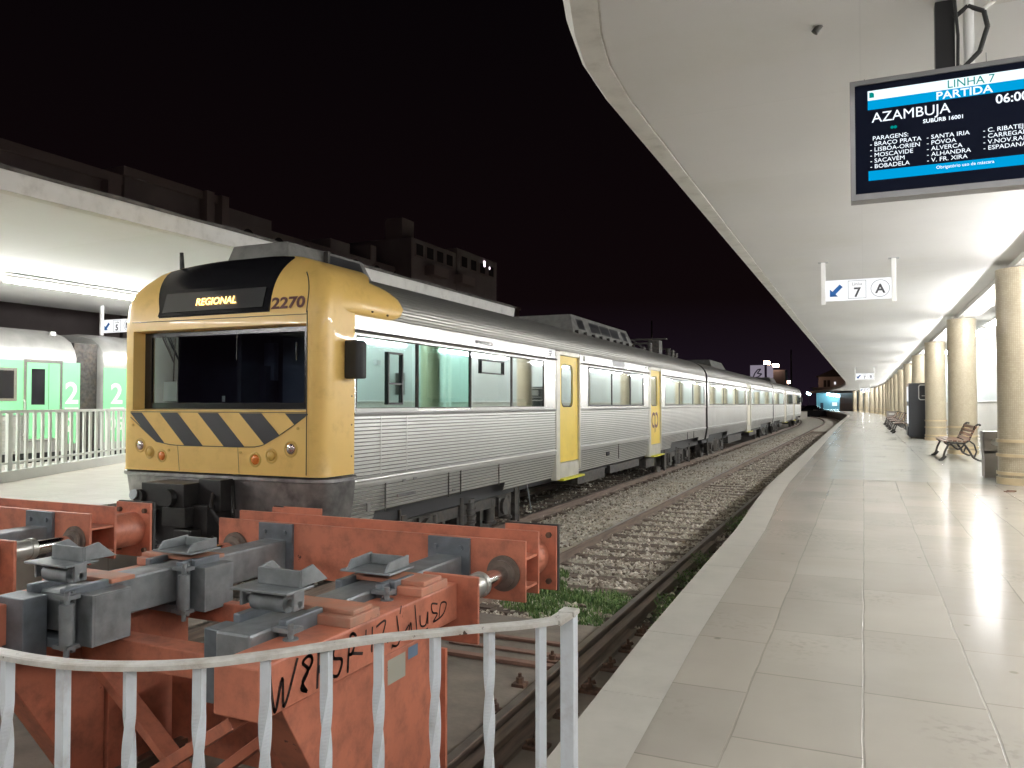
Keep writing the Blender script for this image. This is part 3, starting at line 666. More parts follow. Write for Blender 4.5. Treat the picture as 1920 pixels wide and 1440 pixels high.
g = MB(); g.cyl((-.23, 4.6, ZS-.03), (-.2, 4.6, ZS+.01), .02, 8); tag(g.build('ceiling_hook', 'dark_metal'), 'small rusty hook stub in the canopy ceiling near its top edge', 'hook')
emis('street', (1., .72, .62), 42.)  # glow of the lamps added behind the island canopy for the facades
emis('dots2', (.9, .72, .8), 9.)
# ------------------------------------------------------------------ silver train
ROT = Matrix.Translation((-6.37, 6.8, 0)) @ Matrix.Rotation(.006, 4, 'Z') @ Matrix.Translation((6.37, -6.8, 0))
TC = -6.37
def tb(mb, name, m, parent, bevel=0, **k): return mb.xf(ROT).build(name, m, parent, bevel, **k)
train = thing('commuter_train', (-6.37, 20, -.86), 'long silver ribbed commuter train with yellow nose and black chevrons', 'train')
def ribs(z0, z1, x, pitch=.0405, depth=.013):
    n = max(1, round((z1-z0)/pitch)); p = (z1-z0)/n; out = []
    for i in range(n):
        z = z0+i*p; out += [(x-depth, z+.001), (x-depth, z+p*.22), (x, z+p*.34), (x, z+p*.95)]
    return out
def side_prof(zb):
    """lower side profile (offset, z): tucked-in ribbed skirt, bright trim, ribbed wall"""
    P = []
    def xo(z): return 1.45-.085*max(0, (.33-z)/.48)**1.6
    n = 14; zz = -.15
    while zz < .29:
        if zz >= zb-.001: P += [(xo(zz)-.013, zz), (xo(zz)-.013, zz+.009), (xo(zz), zz+.014), (xo(zz+.03), zz+.0385)]
        zz += .0405
    P += [(1.45, .30), (1.45, .325), (1.462, .33), (1.468, .345), (1.462, .36), (1.45, .365)]
    P += ribs(.385, 1.035, 1.45)
    P += [(1.45, 1.04), (1.464, 1.045), (1.468, 1.06), (1.462, 1.075), (1.45, 1.08), (1.45, 1.095)]
    return P
def extr(m, prof, y0, y1, sg, groove=False):
    k = len(m.v); n = len(prof); k0 = len(m.m)
    m.add([(TC+sg*x, y, z) for y in (y0, y1) for x, z in prof], [(i, i+1, n+i+1, n+i) for i in range(n-1)])
    if groove:
        for i in range(n-1):
            if abs(prof[i][0]-prof[i+1][0]) < 1e-6 and .004 < prof[i+1][1]-prof[i][1] < .012: m.m[k0+i] = 1
def roof_prof():
    pts = []
    N = 46
    for i in range(N+1):
        a = PI/2*i/N; pts.append((1.45*math.cos(a)**.60, 2.12+.62*math.sin(a)**1.05))
    out = []
    for i, (x, z) in enumerate(pts):
        d = .007 if (i % 2 and i < 36) else 0
        out.append((x-d, z-d*.5))
    return out
RP = roof_prof()
def window(y0, y1, sg, gl, frame, divs, z0=1.115, z1=1.90, par=None, inner=None):
    """glazed strip: dark frame, glass sheet, dividers, inner wall with rounded openings"""
    x = TC+sg*1.449
    fr = MB(); w = .035 if frame else .012
    for q in ((y0, y1, z0, z0+w), (y0, y1, z1-w, z1)): fr.box(x-.03*sg, x+.006*sg, q[0], q[1], q[2], q[3])
    for yy in (y0, y1-w): fr.box(x-.03*sg, x+.005*sg, yy, yy+w, z0+w, z1-w)
    for d in divs: fr.box(x-.03*sg, x+.003*sg, d-.02, d+.02, z0+w, z1-w)
    f = tb(fr, 'window', 'black' if frame else 'dark_metal', par)
    tb(MB().quad((x-.008*sg, y0, z0), (x-.008*sg, y1, z0), (x-.008*sg, y1, z1), (x-.008*sg, y0, z1)), 'pane', gl, f)
    if inner:
        # inner wall around the rounded openings
        xi = x-.07*sg; m = MB()
        ys_ = [y0]+[v for o in inner for v in o]+[y1]
        for a, b in zip(ys_[::2], ys_[1::2]): m.quad((xi, a, z0), (xi, b, z0), (xi, b, z1), (xi, a, z1))
        for a, b in inner:
            zl, zh, r = z0+.07, z1-.07, .09
            for (zz0, zz1) in ((z0, zl), (zh, z1)): m.quad((xi, a, zz0), (xi, b, zz0), (xi, b, zz1), (xi, a, zz1))
            for (cy, cz, sy, sz) in ((a, zl, 1, 1), (b, zl, -1, 1), (b, zh, -1, -1), (a, zh, 1, -1)):
                arc = [(cy+sy*(r-r*math.sin(t)), cz+sz*(r-r*math.cos(t))) for t in [PI/2*i/6 for i in range(7)]]
                m.add([(xi, cy, cz)]+[(xi, p, q) for p, q in arc], [tuple(range(8))])
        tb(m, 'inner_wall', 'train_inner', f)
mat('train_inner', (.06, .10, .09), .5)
def door(y0, y1, sg, logo=False, detail=True):
    x = TC+sg*1.42; zt, zbm = 2.04, .115
    d = MB(); wy0, wy1 = y0+.17, y1-.29; wz0, wz1 = 1.125, 1.87; r = .12
    # leaf with a rounded window hole
    outer_ = [(y0, zbm), (y1, zbm), (y1, zt), (y0, zt)]
    hole = []
    for (cy, cz, a0) in ((wy1-r, wz0+r, -90), (wy1-r, wz1-r, 0), (wy0+r, wz1-r, 90), (wy0+r, wz0+r, 180)):
        hole += [(cy+r*math.cos(R(a0+a)), cz+r*math.sin(R(a0+a))) for a in (0, 22.5, 45, 67.5, 90)]
    n = len(hole)
    vs = [(x, p, q) for p, q in outer_]+[(x, p, q) for p, q in hole]+[(x-.02*sg, p, q) for p, q in hole]
    C = [1]*3
    # hole order starts bottom-right corner going CCW
    fs = [(0, 1)+tuple(4+i for i in (0,))+tuple(4+i for i in (19,)),]
    fs = [(0, 1, 4, 4+19), (1, 4, 5, 6, 7, 8), (1, 8, 9, 2), (2, 9, 10, 11, 12, 13), (2, 13, 14, 3), (3, 14, 15, 16, 17, 18), (3, 18, 19, 0), (0, 19, 20, 21, 22, 23)]
    d.add(vs, fs+[(4+i, 4+(i+1) % n, 4+n+(i+1) % n, 4+n+i) for i in range(n)])
    o = tb(d, 'door', 'door_yellow' if y0 < 30 else 'door_cream', train)
    g = MB(); g.add([(x-.012*sg, p, q) for p, q in hole], [tuple(range(n))]); tb(g, 'door_window', 'train_glass', o)
    g = MB(); g.loft([[(x+.002*sg, wy0+(wy1-wy0)/2+(p-(wy0+wy1)/2)*k, (wz0+wz1)/2+(q-(wz0+wz1)/2)*k) for p, q in hole] for k in (.985, 1.045)], closed=True); tb(g, 'window_seal', 'black_rubber', o)
    if logo:
        m = MB(); cy, cz = (y0+y1)/2, .74; X = x+.004*sg
        def arc(cy_, cz_, r_, a0, a1, w, N=14):
            ps = [(math.cos(R(a0+(a1-a0)*i/N)), math.sin(R(a0+(a1-a0)*i/N))) for i in range(N+1)]
            m.loft([[(X, cy_+(r_-w/2)*c, cz_+(r_-w/2)*s_) for c, s_ in ps], [(X, cy_+(r_+w/2)*c, cz_+(r_+w/2)*s_) for c, s_ in ps]])
        s_ = sg
        arc(cy-.16, cz, .17, 60, 300, .075); arc(cy+.16, cz, .17, -120, 120, .075)
        m.quad((X, cy-.09, cz+.11), (X, cy+.01, cz+.11), (X, cy+.01, cz+.185), (X, cy-.09, cz+.185))
        m.quad((X, cy-.03, cz-.34), (X, cy+.045, cz-.30), (X, cy+.045, cz+.12), (X, cy-.03, cz+.12))
        m.quad((X, cy+.045, cz-.185), (X, cy+.13, cz-.185), (X, cy+.13, cz-.11), (X, cy+.045, cz-.11))
        tb(m, 'emblem', 'maroon', o)
    if detail:
        # surround posts, step well, yellow step
        f = MB()
        f.box(TC+sg*1.36, TC+sg*1.462, y0-.20, y0-.005, -.18, 2.10); f.box(TC+sg*1.36, TC+sg*1.462, y1+.005, y1+.075, -.05, 2.10)
        f.box(TC+sg*1.36, TC+sg*1.458, y0, y1, 2.045, 2.12)
        tb(f, 'door_frame', 'cream_metal', train, .006)
        f = MB(); f.box(TC+sg*1.25, TC+sg*1.44, y0, y1, -.17, .10); tb(f, 'step_well', 'cream_metal', train)
        f = MB(); f.box(TC+sg*1.3, TC+sg*1.54, y0-.02, y1+.08, -.20, -.165); tb(f, 'step', 'step_yellow', train, .004)
    return o
mat('step_yellow', (.62, .58, .03), .55, var=.1, dirt=(.2, .18, .08), damt=.3, dscale=9)
def car(y0, y1, doors, wins, skirts, panels, detail=True, s0=None, ends=(True, True)):
    """y0..y1 body, doors list, wins list, skirts = list of (ya,yb,zbottom)"""
    for sg in (1, -1):
        low = MB(); low.smooth = False
        for a, b_, zb_ in skirts:
            extr(low, side_prof(zb_), a, b_, sg, True)
            if sg == 1:   # skirt end plates
                pr = side_prof(zb_)
        for a, b_ in panels:   # vertical panel joints
            if sg == 1: low.box(TC+1.445, TC+1.4535, a, b_, .385, 1.035)
        tb(low, 'side_wall', ['steel', 'groove'], train)
        up = MB()
        up_prof = [(1.45, 1.90), (1.452, 1.925), (1.474, 1.93), (1.482, 1.945), (1.474, 1.962), (1.45, 1.967), (1.448, 2.04), (1.444, 2.12)]
        ya = s0 if s0 else y0
        ds = sorted(doors); cuts = [ya]
        for d in ds: cuts += [d[0]-.20, d[1]+.075]
        cuts.append(y1)
        for a, b_ in zip(cuts[::2], cuts[1::2]): extr(up, up_prof, a, b_, sg)
        tb(up, 'letter_band', 'steel_smooth', train)
        pl = MB(); wv = sorted(wins); c = ya
        iv = []
        ev = sorted([(w[0], w[1]) for w in wins]+[(d[0]-.20, d[1]+.075) for d in doors])
        for a, b_ in ev:
            if a-c > .02: iv.append((c, a))
            c = b_
        if y1-c > .02: iv.append((c, y1))
        for a, b_ in iv: pl.quad((TC+sg*1.45, a, 1.095), (TC+sg*1.45, b_, 1.095), (TC+sg*1.45, b_, 1.90), (TC+sg*1.45, a, 1.90))
        for a, b_, *_r in wins: pl.quad((TC+sg*1.45, a, 1.095), (TC+sg*1.45, b_, 1.095), (TC+sg*1.45, b_, 1.116), (TC+sg*1.45, a, 1.116))
        if iv or wins: tb(pl, 'window_band', 'steel_smooth', train)
        for w in wins: window(w[0], w[1], sg, w[2], w[3], w[4], par=train, inner=w[5] if len(w) > 5 else None)
        for i, d in enumerate(doors): door(d[0], d[1], sg, logo=(sg == 1 and len(d) > 2), detail=detail)
    rf = MB(); rf.smooth = False; ya = s0 if s0 else y0
    full = [(x, z) for x, z in RP]+[(-x, z) for x, z in RP[::-1][1:]]
    n = len(full); rf.add([(TC+x, y, z) for y in (ya, y1) for x, z in full], [(i, i+1, n+i+1, n+i) for i in range(n-1)])
    tb(rf, 'roof', 'roof_steel', train)
    it = MB(); it.box(TC-1.38, TC+1.38, y0+.3, y1-.1, .06, .12); it.box(TC-1.38, TC+1.38, y0+.3, y1-.1, 2.0, 2.04)
    tb(it, 'cabin_floor_and_ceiling', 'interior', train)
    if ends[1]:
        for ye in (y1-.02,):
            e_ = MB(); e_.add([(TC+x, ye, z) for x, z in full]+[(TC-1.45, ye, .3), (TC-1.37, ye, -.1), (TC+1.37, ye, -.1), (TC+1.45, ye, .3)], [tuple(range(n+4))]); tb(e_, 'end_wall', 'dark_metal', train)
    if ends[0]:
        ye = y0+.02; e_ = MB(); e_.add([(TC+x, ye, z) for x, z in full]+[(TC-1.45, ye, .3), (TC-1.37, ye, -.1), (TC+1.37, ye, -.1), (TC+1.45, ye, .3)], [tuple(range(n+4))]); tb(e_, 'end_wall', 'dark_metal', train)
    ub = MB(); ub.box(TC-1.2, TC+1.2, y0+.2, y1-.2, -.25, .06)
    tb(ub, 'underframe', 'black', train)
    return
def bogie(yc, detail=True):
    b_ = MB()
    b_.box(TC-1.05, TC+1.05, yc-.25, yc+.25, -.62, -.3)
    for sg in (1, -1):
        x = TC+sg*1.12
        b_.box(x-.06, x+.06, yc-1.6, yc+1.6, -.42, -.27); b_.box(x-.05, x+.07, yc-.3, yc+.3, -.55, -.42)
        for s in (-1, 1):
            ya = yc+s*1.2
            b_.box(x-.08, x+.1, ya-.17, ya+.17, -.58, -.28); b_.cyl((x+.08, ya, -.43), (x+.15, ya, -.43), .13, 14)
            for q in (-.3, .3): b_.cyl((x, ya+q, -.62), (x, ya+q, -.3), .085, 12); b_.cyl((x, ya+q, -.66), (x, ya+q, -.62), .11, 12)
            b_.box(x+.02, x+.1, ya+s*.52-.06, ya+s*.52+.06, -.72, -.2); b_.cyl((x+.09, ya+s*.62, -.75), (x+.09, ya+s*.62, -.12), .02, 8)
            b_.box(x-.1, x+.02, ya-.62*s-.04, ya-.62*s+.04, -.7, -.35)
        b_.cyl((x+.06, yc-.18, -.65), (x+.06, yc-.18, -.15), .05, 10); b_.cyl((x+.03, yc+.12, -.68), (x+.03, yc+.12, -.2), .1, 14)
        for q in range(5): b_.cyl((x+.03, yc+.12, -.64+.09*q), (x+.03, yc+.12, -.61+.09*q), .125, 14)
    o = tb(b_, 'bogie', 'dark_metal', train, 0)
    for s in (-1, 1):
        for sg in (1, -1):
            w = MB(); ya = yc+s*1.2; w.cyl((TC+sg*.77, ya, -.43), (TC+sg*.91, ya, -.43), .425, 28); w.cyl((TC+sg*.74, ya, -.43), (TC+sg*.77, ya, -.43), .455, 28)
            tb(w, 'wheel', 'axle_metal', o)
    return o
GI = [(8.52, 9.32), (9.83, 10.62), (11.05, 11.95)]
F1 = [(6.88, 7.36, -.15), (7.36, 9.2, -.05), (9.2, 10.88, -.05), (10.88, 12.93, -.15), (14.27, 19.64, -.15), (21.04, 22.45, -.12), (22.45, 26.6, .05), (26.6, 27.8, -.08)]
car(6.35, 27.8, [(13.13, 14.19), (19.84, 20.96, 'logo')],
    [(6.92, 8.18, 'teal_glass', False, []), (8.20, 9.60, 'green_glass', False, [], [(8.55, 9.42)]), (9.62, 12.37, 'train_glass', False, [11.02], [(9.86, 10.68), (11.18, 12.02)]),
     (14.74, 19.12, 'train_glass', True, [16.4, 17.9], [(14.95, 16.15), (16.6, 17.7), (18.1, 18.9)]), (21.5, 27.55, 'train_glass', True, [23.4, 25.5], [(21.75, 23.1), (23.7, 25.2), (25.8, 27.2)])],
    F1, [(7.39, 7.405), (7.94, 7.955)], s0=6.88, ends=(False, True))
car(28.15, 51.3, [(39.0, 40.35)], [(28.55, 38.4, 'train_glass', True, [31.8, 35.1], [(28.8, 31.5), (32.1, 34.8), (35.4, 38.1)]), (40.65, 51.0, 'train_glass', True, [44, 47.5], [(40.9, 43.7), (44.3, 47.2), (47.8, 50.7)])],
    [(28.15, 28.6, -.1), (28.6, 33.0, .05), (33, 38.8, -.13), (40.43, 45, -.13), (45, 50.4, .05), (50.4, 51.3, -.1)], [(29.2, 29.22), (30.0, 30.02)])
car(51.7, 77.3, [(59.6, 61.2), (67.9, 69.4)], [(52.0, 58.9, 'train_glass', True, [55.4], [(52.3, 55.1), (55.7, 58.6)]), (61.7, 67.4, 'train_glass', True, [64.5], [(61.9, 64.2), (64.8, 67.1)]), (69.8, 76.2, 'train_glass', True, [73], [(70, 72.7), (73.3, 76)])],
    [(51.7, 52.2, -.1), (52.2, 56.5, .05), (56.5, 59.4, -.13), (61.28, 67.7, -.13), (69.5, 71.5, -.13), (71.5, 77.3, .05)], [])
for q in (10.0, 24.2, 31.2, 48.0, 54.6, 73.8): bogie(q)
# skirt details: hatch joints, small plates
g = MB()
for yy in (7.50, 8.99, 9.33, 10.55, 16.9, 24.6, 25.6): g.box(TC+1.438, TC+1.452, yy-.008, yy+.008, -.04 if yy < 20 else .06, .28)
tb(g, 'skirt_joint', 'dark_metal', train)
g = MB(); g.box(TC+1.43, TC+1.452, 7.14, 7.2, .0, .09); g.box(TC+1.44, TC+1.455, 7.75, 8.15, .09, .125); g.box(TC+1.44, TC+1.456, 9.1, 9.16, .02, .05); g.box(TC+1.44, TC+1.458, 7.86, 7.92, .26, .29); g.box(TC+1.44, TC+1.458, 8.1, 8.17, .26, .29)
tb(g, 'skirt_plate', 'steel_dull', train)
g = MB(); g.box(TC+1.43, TC+1.454, 16.0, 16.18, .07, .15); tb(g, 'filler_recess', 'black', train)
# equipment boxes under the floor and a hanging hose
for (a, b_, z_) in ((14.6, 16.4, -.42), (16.8, 19.3, -.38), (20.0, 20.9, -.5), (34, 38, -.5), (41, 44, -.45), (57.5, 59.2, -.45)): tb(MB().box(TC-1.28, TC+1.28, a, b_, z_, -.2), 'equipment_box', 'dark_metal', train, .01)
g = MB(); g.cyl((TC+1.2, 12.2, -.15), (TC+1.23, 12.32, -.62), .012, 8); tb(g, 'hose', 'galv', train)
# gangway bellows
for ya, yb_ in ((27.8, 28.15), (51.3, 51.7)):
    g = MB()
    for i in range(5): g.box(TC-1.28+.03*(i % 2), TC+1.28-.03*(i % 2), ya-.01+i*(yb_-ya)/5, ya+(i+1)*(yb_-ya)/5, -.02, 2.45)
    tb(g, 'gangway', 'black_rubber', train)
# seats and partitions seen through the glass
for (a, b_, m_) in [(8.6, 12.2, 'seat_cloth'), (14.9, 19.0, 'seat_cloth'), (21.6, 27.4, 'seat_cloth')]:
    yy = a
    g = MB()
    while yy < b_:
        for sx_ in (-.95, .95):
            g.box(TC+sx_-.42, TC+sx_+.42, yy, yy+.1, .5, 1.25); g.box(TC+sx_-.42, TC+sx_+.42, yy-.4, yy, .5, .6)
        yy += 1.55
    tb(g, 'seats', m_, train, .03)
g = MB(); g.box(TC-1.36, TC+1.36, 8.22, 8.26, .12, 2.0); g.box(TC-1.36, TC+1.36, 12.6, 12.64, .12, 2.0); tb(g, 'partition', 'interior', train)
g = MB(); g.box(TC+.55, TC+.95, 8.75, 9.15, .9, 1.28); tb(g, 'drivers_seat', 'seat_orange', train, .05)
# small cab side window with black frame, hopper window, band marks
def frame_rect(y0, y1, z0, z1, w, m, nm, mid=None):
    x = TC+1.455; g = MB()
    for q in ((y0, y1, z0, z0+w), (y0, y1, z1-w, z1), (y0, y0+w, z0+w, z1-w), (y1-w, y1, z0+w, z1-w)): g.box(x-.01, x+.012, q[0], q[1], q[2], q[3])
    if mid: g.box(x-.01, x+.01, y0+w, y1-w, mid-w/2, mid+w/2)
    return tb(g, nm, m, train)
frame_rect(7.52, 7.84, 1.16, 1.76, .022, 'black', 'sliding_window', 1.40)
frame_rect(9.92, 10.70, 1.60, 1.80, .018, 'black', 'hopper_window')
for a, b_ in ((6.92, 8.18), (9.62, 12.37)): tb(MB().box(TC+1.452, TC+1.46, a, b_, 1.085, 1.12), 'window_sill', 'white_paint', train)
g = MB(); g.quad((TC+1.4515, 12.42, 1.13), (TC+1.4515, 12.88, 1.13), (TC+1.4515, 12.78, 1.86), (TC+1.4515, 12.42, 1.89)); tb(g, 'mirror_panel', 'steel_smooth', train)
rr = ROT.to_3x3()
def tt(nm, s, size, y, z, m='ink', off_=1.453, bold=0, sx_=1.):
    p = ROT @ Vector((TC+off_, y, z)); text(nm, s, size, m, p, rr @ Vector((0,1,0)), (0,0,1), train, bold, sx=sx_)
tt('vehicle_number', '90 94 5 002270-1', .085, 9.75, 2.0, 'sign_dark')
g = MB(); g.box(TC+1.44, TC+1.456, 16.45, 17.4, 1.985, 2.11); tb(g, 'side_display', 'sign_grey', train, .003)
for yy in (12.6, 19.3):
    g = MB()
    for i in range(3):
        for j in range(2): g.box(TC+1.44, TC+1.456, yy+.07*j, yy+.045+.07*j, 1.985+.04*i, 2.01+.04*i)
    tb(g, 'vent_slots', 'black', train)
g = MB(); g.box(TC+1.44, TC+1.455, 14.45, 14.55, 1.99, 2.09); g.box(TC+1.44, TC+1.457, 14.47, 14.53, 2.0, 2.08); tb(g, 'warning_plate', 'white_paper', train)
# ---- nose: stacked plan outlines from the apron up to the roof
def wz(z):
    if z < 2.14: return 1.42
    t_ = min(1, (z-2.14)/.68); return 1.42*max(0.0, 1-t_**3.0)**.42
def dz(z):
    if z < 2.10: return 0
    t_ = (z-2.10)/.71; return .10*t_+.40*t_**3.2
NC = TC+.038
def outline(z, yb, N=9, rad=.2, inset=0):
    w = wz(z)-inset; r = min(rad, max(.02, w-1.04)) if z > 2.1 else rad; yf = 6.35+dz(z)+inset; pts = [(-w, yb)]
    if yb < yf+r+.02: yb = yf+r+.02; pts = [(-w, yb)]
    pts.append((-w, (yb+yf+r)/2))
    for i in range(N+1):
        a = PI/2*i/N; pts.append((-w+r-r*math.cos(a)**.8 if i < N else -w+r, yf+r-r*math.sin(a)**.8))
    xs_ = [-1.12, -.77, .73, 1.12]
    L = -w+r
    fw = w-r-.004
    for q in (-1.21, -.83-.20*max(0, (z-2.2)/.6), 0, .735+.02*max(0, (z-2.3)/.5), 1.21): pts.append((max(-fw, min(fw, q)), yf))
    for i in range(N, -1, -1):
        a = PI/2*i/N; pts.append((w-r+r*math.cos(a)**.8 if i < N else w-r, yf+r-r*math.sin(a)**.8))
    pts.append((w, (yb+yf+r)/2)); pts.append((w, yb)); return pts
ZR = [.43, .45, .7, .9, 1.08, 1.10, 1.985, 2.0, 2.09, 2.12, 2.17, 2.23, 2.29, 2.35, 2.41, 2.47, 2.53, 2.59, 2.65, 2.70, 2.74, 2.77, 2.795, 2.81]
N = 9
def yback(z): return 6.88
yel = MB(); blk = MB(); yel.smooth = blk.smooth = True
rings = [outline(z, 6.88 if z < 2.3 else 6.95+(z-2.3)*1.6, rad=(.2 if z > .44 else .17)) for z in ZR]
nc = len(rings[0]); i0 = 2+N+1   # index of the first flat point
for a in range(len(ZR)-1):
    for j in range(nc-1):
        flat = i0 <= j < i0+4
        if ZR[a] == 1.10 and i0 <= j < i0+4: continue     # windscreen opening
        zc_ = ZR[a]
        isb = zc_ >= 2.12 and (i0+1 <= j < i0+3)
        m = blk if isb else yel
        q = [(NC+rings[a][j][0], rings[a][j][1], ZR[a]), (NC+rings[a][j+1][0], rings[a][j+1][1], ZR[a]), (NC+rings[a+1][j+1][0], rings[a+1][j+1][1], ZR[a+1]), (NC+rings[a+1][j][0], rings[a+1][j][1], ZR[a+1])]
        m.add(q, [(0,1,2,3)])
import bmesh
def weld(o, d=.0005):
    bm = bmesh.new(); bm.from_mesh(o.data); bmesh.ops.remove_doubles(bm, verts=bm.verts, dist=d); bmesh.ops.recalc_face_normals(bm, faces=bm.faces); bm.to_mesh(o.data); bm.free()
    return o
def smooth_angle(o, a=35):
    try:
        md = o.modifiers.new('split', 'EDGE_SPLIT'); md.split_angle = R(a)
    except Exception: pass
seam_up = MB(); jj = i0+4
for a in range(8, len(ZR)-8):
    p, q = rings[a][jj], rings[a+1][jj]
    seam_up.bar((NC+p[0], p[1]-.001, ZR[a]), (NC+q[0], q[1]-.001, ZR[a+1]), .009, .006, (0, 1, 0))
nose = smooth_angle(weld(tb(yel, 'front_mask', 'yellow', train)), 32) or train.children[-1]
nose = [o for o in train.children if o.name.startswith('front_mask')][0]
tb(seam_up, 'panel_seam', 'black_rubber', nose)
visor = tb(blk, 'roof_visor', 'black_gloss', train); weld(visor); smooth_angle(visor, 32)
# yellow swept shoulder on the right and left cant rail
for sg in (1, -1):
    s_ = MB(); s_.smooth = True; rg = []
    for i in range(15):
        ys0 = 6.62 if sg > 0 else 7.0; y = ys0+(7.86-ys0)*i/14; u = i/14
        k_ = 1.0 if u < .72 else max(.04, math.sqrt(max(0, 1-((u-.72)/.28)**2)))
        hb = .29-.13*u if sg > 0 else .2-.05*u; zc_ = 2.115+hb; hh = hb*k_; th = .04*k_*min(1, u*3.5)+.003
        ring = []
        for j in range(15):
            a = -PI/2+PI*j/14; z = zc_+hh*math.copysign(abs(math.sin(a))**.75, math.sin(a))
            wb = 1.458 if z < 2.14 else 1.458*max(0., 1-((z-2.14)/.66)**2.4)**.36
            ring.append((TC+sg*(wb-.03+(th+.03)*math.cos(a)**.6 if abs(a) < PI/2-.001 else wb-.03), y, z))
        rg.append(ring)
    s_.loft(rg); s_.add(rg[-1], [tuple(range(15))]); tb(s_, 'shoulder_fairing', 'yellow', train)
g = MB(); g.cyl((TC+1.49, 7.45, 2.16), (TC+1.505, 7.45, 2.16), .012, 8); g.cyl((TC+1.49, 7.15, 2.17), (TC+1.507, 7.15, 2.17), .01, 8); 
for zz in (.62, .95, 1.25, 1.6): g.cyl((TC+1.455, 6.83, zz), (TC+1.462, 6.83, zz), .009, 8)
tb(g, 'screw', 'rust', nose)
# windscreen: deep yellow reveal, black border, glass, cab behind
g = MB(); d_ = .14
for (xa, za, xb, zb_) in ((-1.21, 1.10, 1.21, 1.10), (1.21, 1.10, 1.21, 1.985), (1.21, 1.985, -1.21, 1.985), (-1.21, 1.985, -1.21, 1.10)):
    k_ = .975
    g.quad((NC+xa, 6.35, za), (NC+xb, 6.35, zb_), (NC+xb*k_, 6.35+d_, 1.545+(zb_-1.545)*.97), (NC+xa*k_, 6.35+d_, 1.545+(za-1.545)*.97))
tb(g, 'windscreen_reveal', 'yellow', train)
g = MB(); X0, X1, Z0, Z1 = NC-1.18, NC+1.18, 1.113, 1.972; bw = .085; yq = 6.35+d_-.004
for q in ((X0, X1, Z0, Z0+bw*.8), (X0, X1, Z1-bw*.6, Z1), (X0, X0+bw*1.2, Z0+bw*.8, Z1-bw*.6), (X1-bw*1.2, X1, Z0+bw*.8, Z1-bw*.6)): g.box(q[0], q[1], yq, yq+.02, q[2], q[3])
wsf = tb(g, 'windscreen', 'black_gloss', train)
tb(MB().quad((X0, yq+.012, Z0), (X1, yq+.012, Z0), (X1, yq+.012, Z1), (X0, yq+.012, Z1)), 'pane', 'wind_glass', wsf)
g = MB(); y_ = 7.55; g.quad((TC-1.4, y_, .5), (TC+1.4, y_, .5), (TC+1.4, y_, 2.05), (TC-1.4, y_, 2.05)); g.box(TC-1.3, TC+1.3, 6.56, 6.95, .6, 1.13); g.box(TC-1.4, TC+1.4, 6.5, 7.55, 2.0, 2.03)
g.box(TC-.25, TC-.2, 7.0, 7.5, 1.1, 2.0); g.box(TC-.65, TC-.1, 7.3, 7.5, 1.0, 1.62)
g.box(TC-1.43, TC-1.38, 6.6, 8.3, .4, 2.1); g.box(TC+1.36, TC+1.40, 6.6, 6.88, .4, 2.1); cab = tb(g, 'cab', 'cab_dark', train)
g = MB(); g.box(TC+.05, TC+.62, 7.42, 7.5, .9, 1.95); g.box(TC-.5, TC-.05, 7.38, 7.46, 1.45, 1.9); tb(g, 'cab_bulkhead', 'cab_grey', cab)
g = MB(); g.quad((TC-.93, 6.56, 1.2), (TC-.73, 6.56, 1.2), (TC-.73, 6.56, 1.42), (TC-.93, 6.56, 1.42)); tb(g, 'green_reflection', 'green_num', cab)  # pale green patch painted in as the green train's reflection in the windscreen
g = MB(); g.box(TC-.055, TC-.02, 6.555, 6.565, 1.19, 1.255); tb(g, 'label', 'white_paper', cab)
# wipers
g = MB(); g.cyl((TC-.86, 6.46, 1.94), (TC-.66, 6.455, 1.62), .008, 6); g.cyl((TC-.82, 6.46, 1.93), (TC-.655, 6.455, 1.62), .005, 6); g.cyl((TC-.655, 6.462, 1.9), (TC-.68, 6.465, 1.42), .007, 6)
tb(g, 'wiper', 'black', wsf)
g = MB(); g.cyl((TC+.24, 6.46, 1.93), (TC+.235, 6.462, 1.64), .006, 6); tb(g, 'wiper', 'black', wsf); tb(MB().cyl((TC+1.04, 6.455, 1.8), (TC+1.04, 6.455, 1.62), .009, 6), 'wiper', 'black', wsf)
# destination display: glossy black box on the leaning brow
def yl_(z): return 6.35+dz(z)
g = MB(); za, zb_ = 2.135, 2.43
xa0, xa1, xb0, xb1 = TC-.785, TC+.77, TC-.76, TC+.75
g.quad((xa0, yl_(za)-.022, za), (xa1, yl_(za)-.022, za), (xb1, yl_(zb_)-.012, zb_), (xb0, yl_(zb_)-.012, zb_))
g.quad((xa0, yl_(za)-.022, za), (xa1, yl_(za)-.022, za), (xa1, yl_(za)+.02, za-.004), (xa0, yl_(za)+.02, za-.004)); g.quad((xa1, yl_(za)-.022, za), (xb1, yl_(zb_)-.012, zb_), (xb1, yl_(zb_)+.05, zb_), (xa1, yl_(za)+.05, za)); g.quad((xa0, yl_(za)-.022, za), (xb0, yl_(zb_)-.012, zb_), (xb0, yl_(zb_)+.05, zb_), (xa0, yl_(za)+.05, za))
dest = tb(g, 'destination_display', 'black_gloss', train)
mat('dest_glass', (.07, .07, .07), .06, spec=1.)
def on(x, z, k=.026): return (TC+x, yl_(z)-k, z)
g = MB(); g.quad(on(-.72, 2.175), on(.69, 2.175), on(.69, 2.39, .018), on(-.72, 2.39, .018)); tb(g, 'display_glass', 'dest_glass', dest)
zl = 2.235; ty = Vector((0, yl_(2.33)-yl_(2.2)+.006, .13)).normalized()
text('display_text', 'REGIONAL', .115, 'led', ROT @ Vector((TC-.24, yl_(zl)-.029, zl)), (1,0,0), ty, dest, .0015, sx=1.02)
text('fleet_number', '2270', .165, 'maroon', ROT @ Vector((TC+.79, yl_(2.15)-.006, 2.150)), (1, 0, 0), Vector((0, yl_(2.3)-yl_(2.15), .15)), nose, .005, sx=1.3)
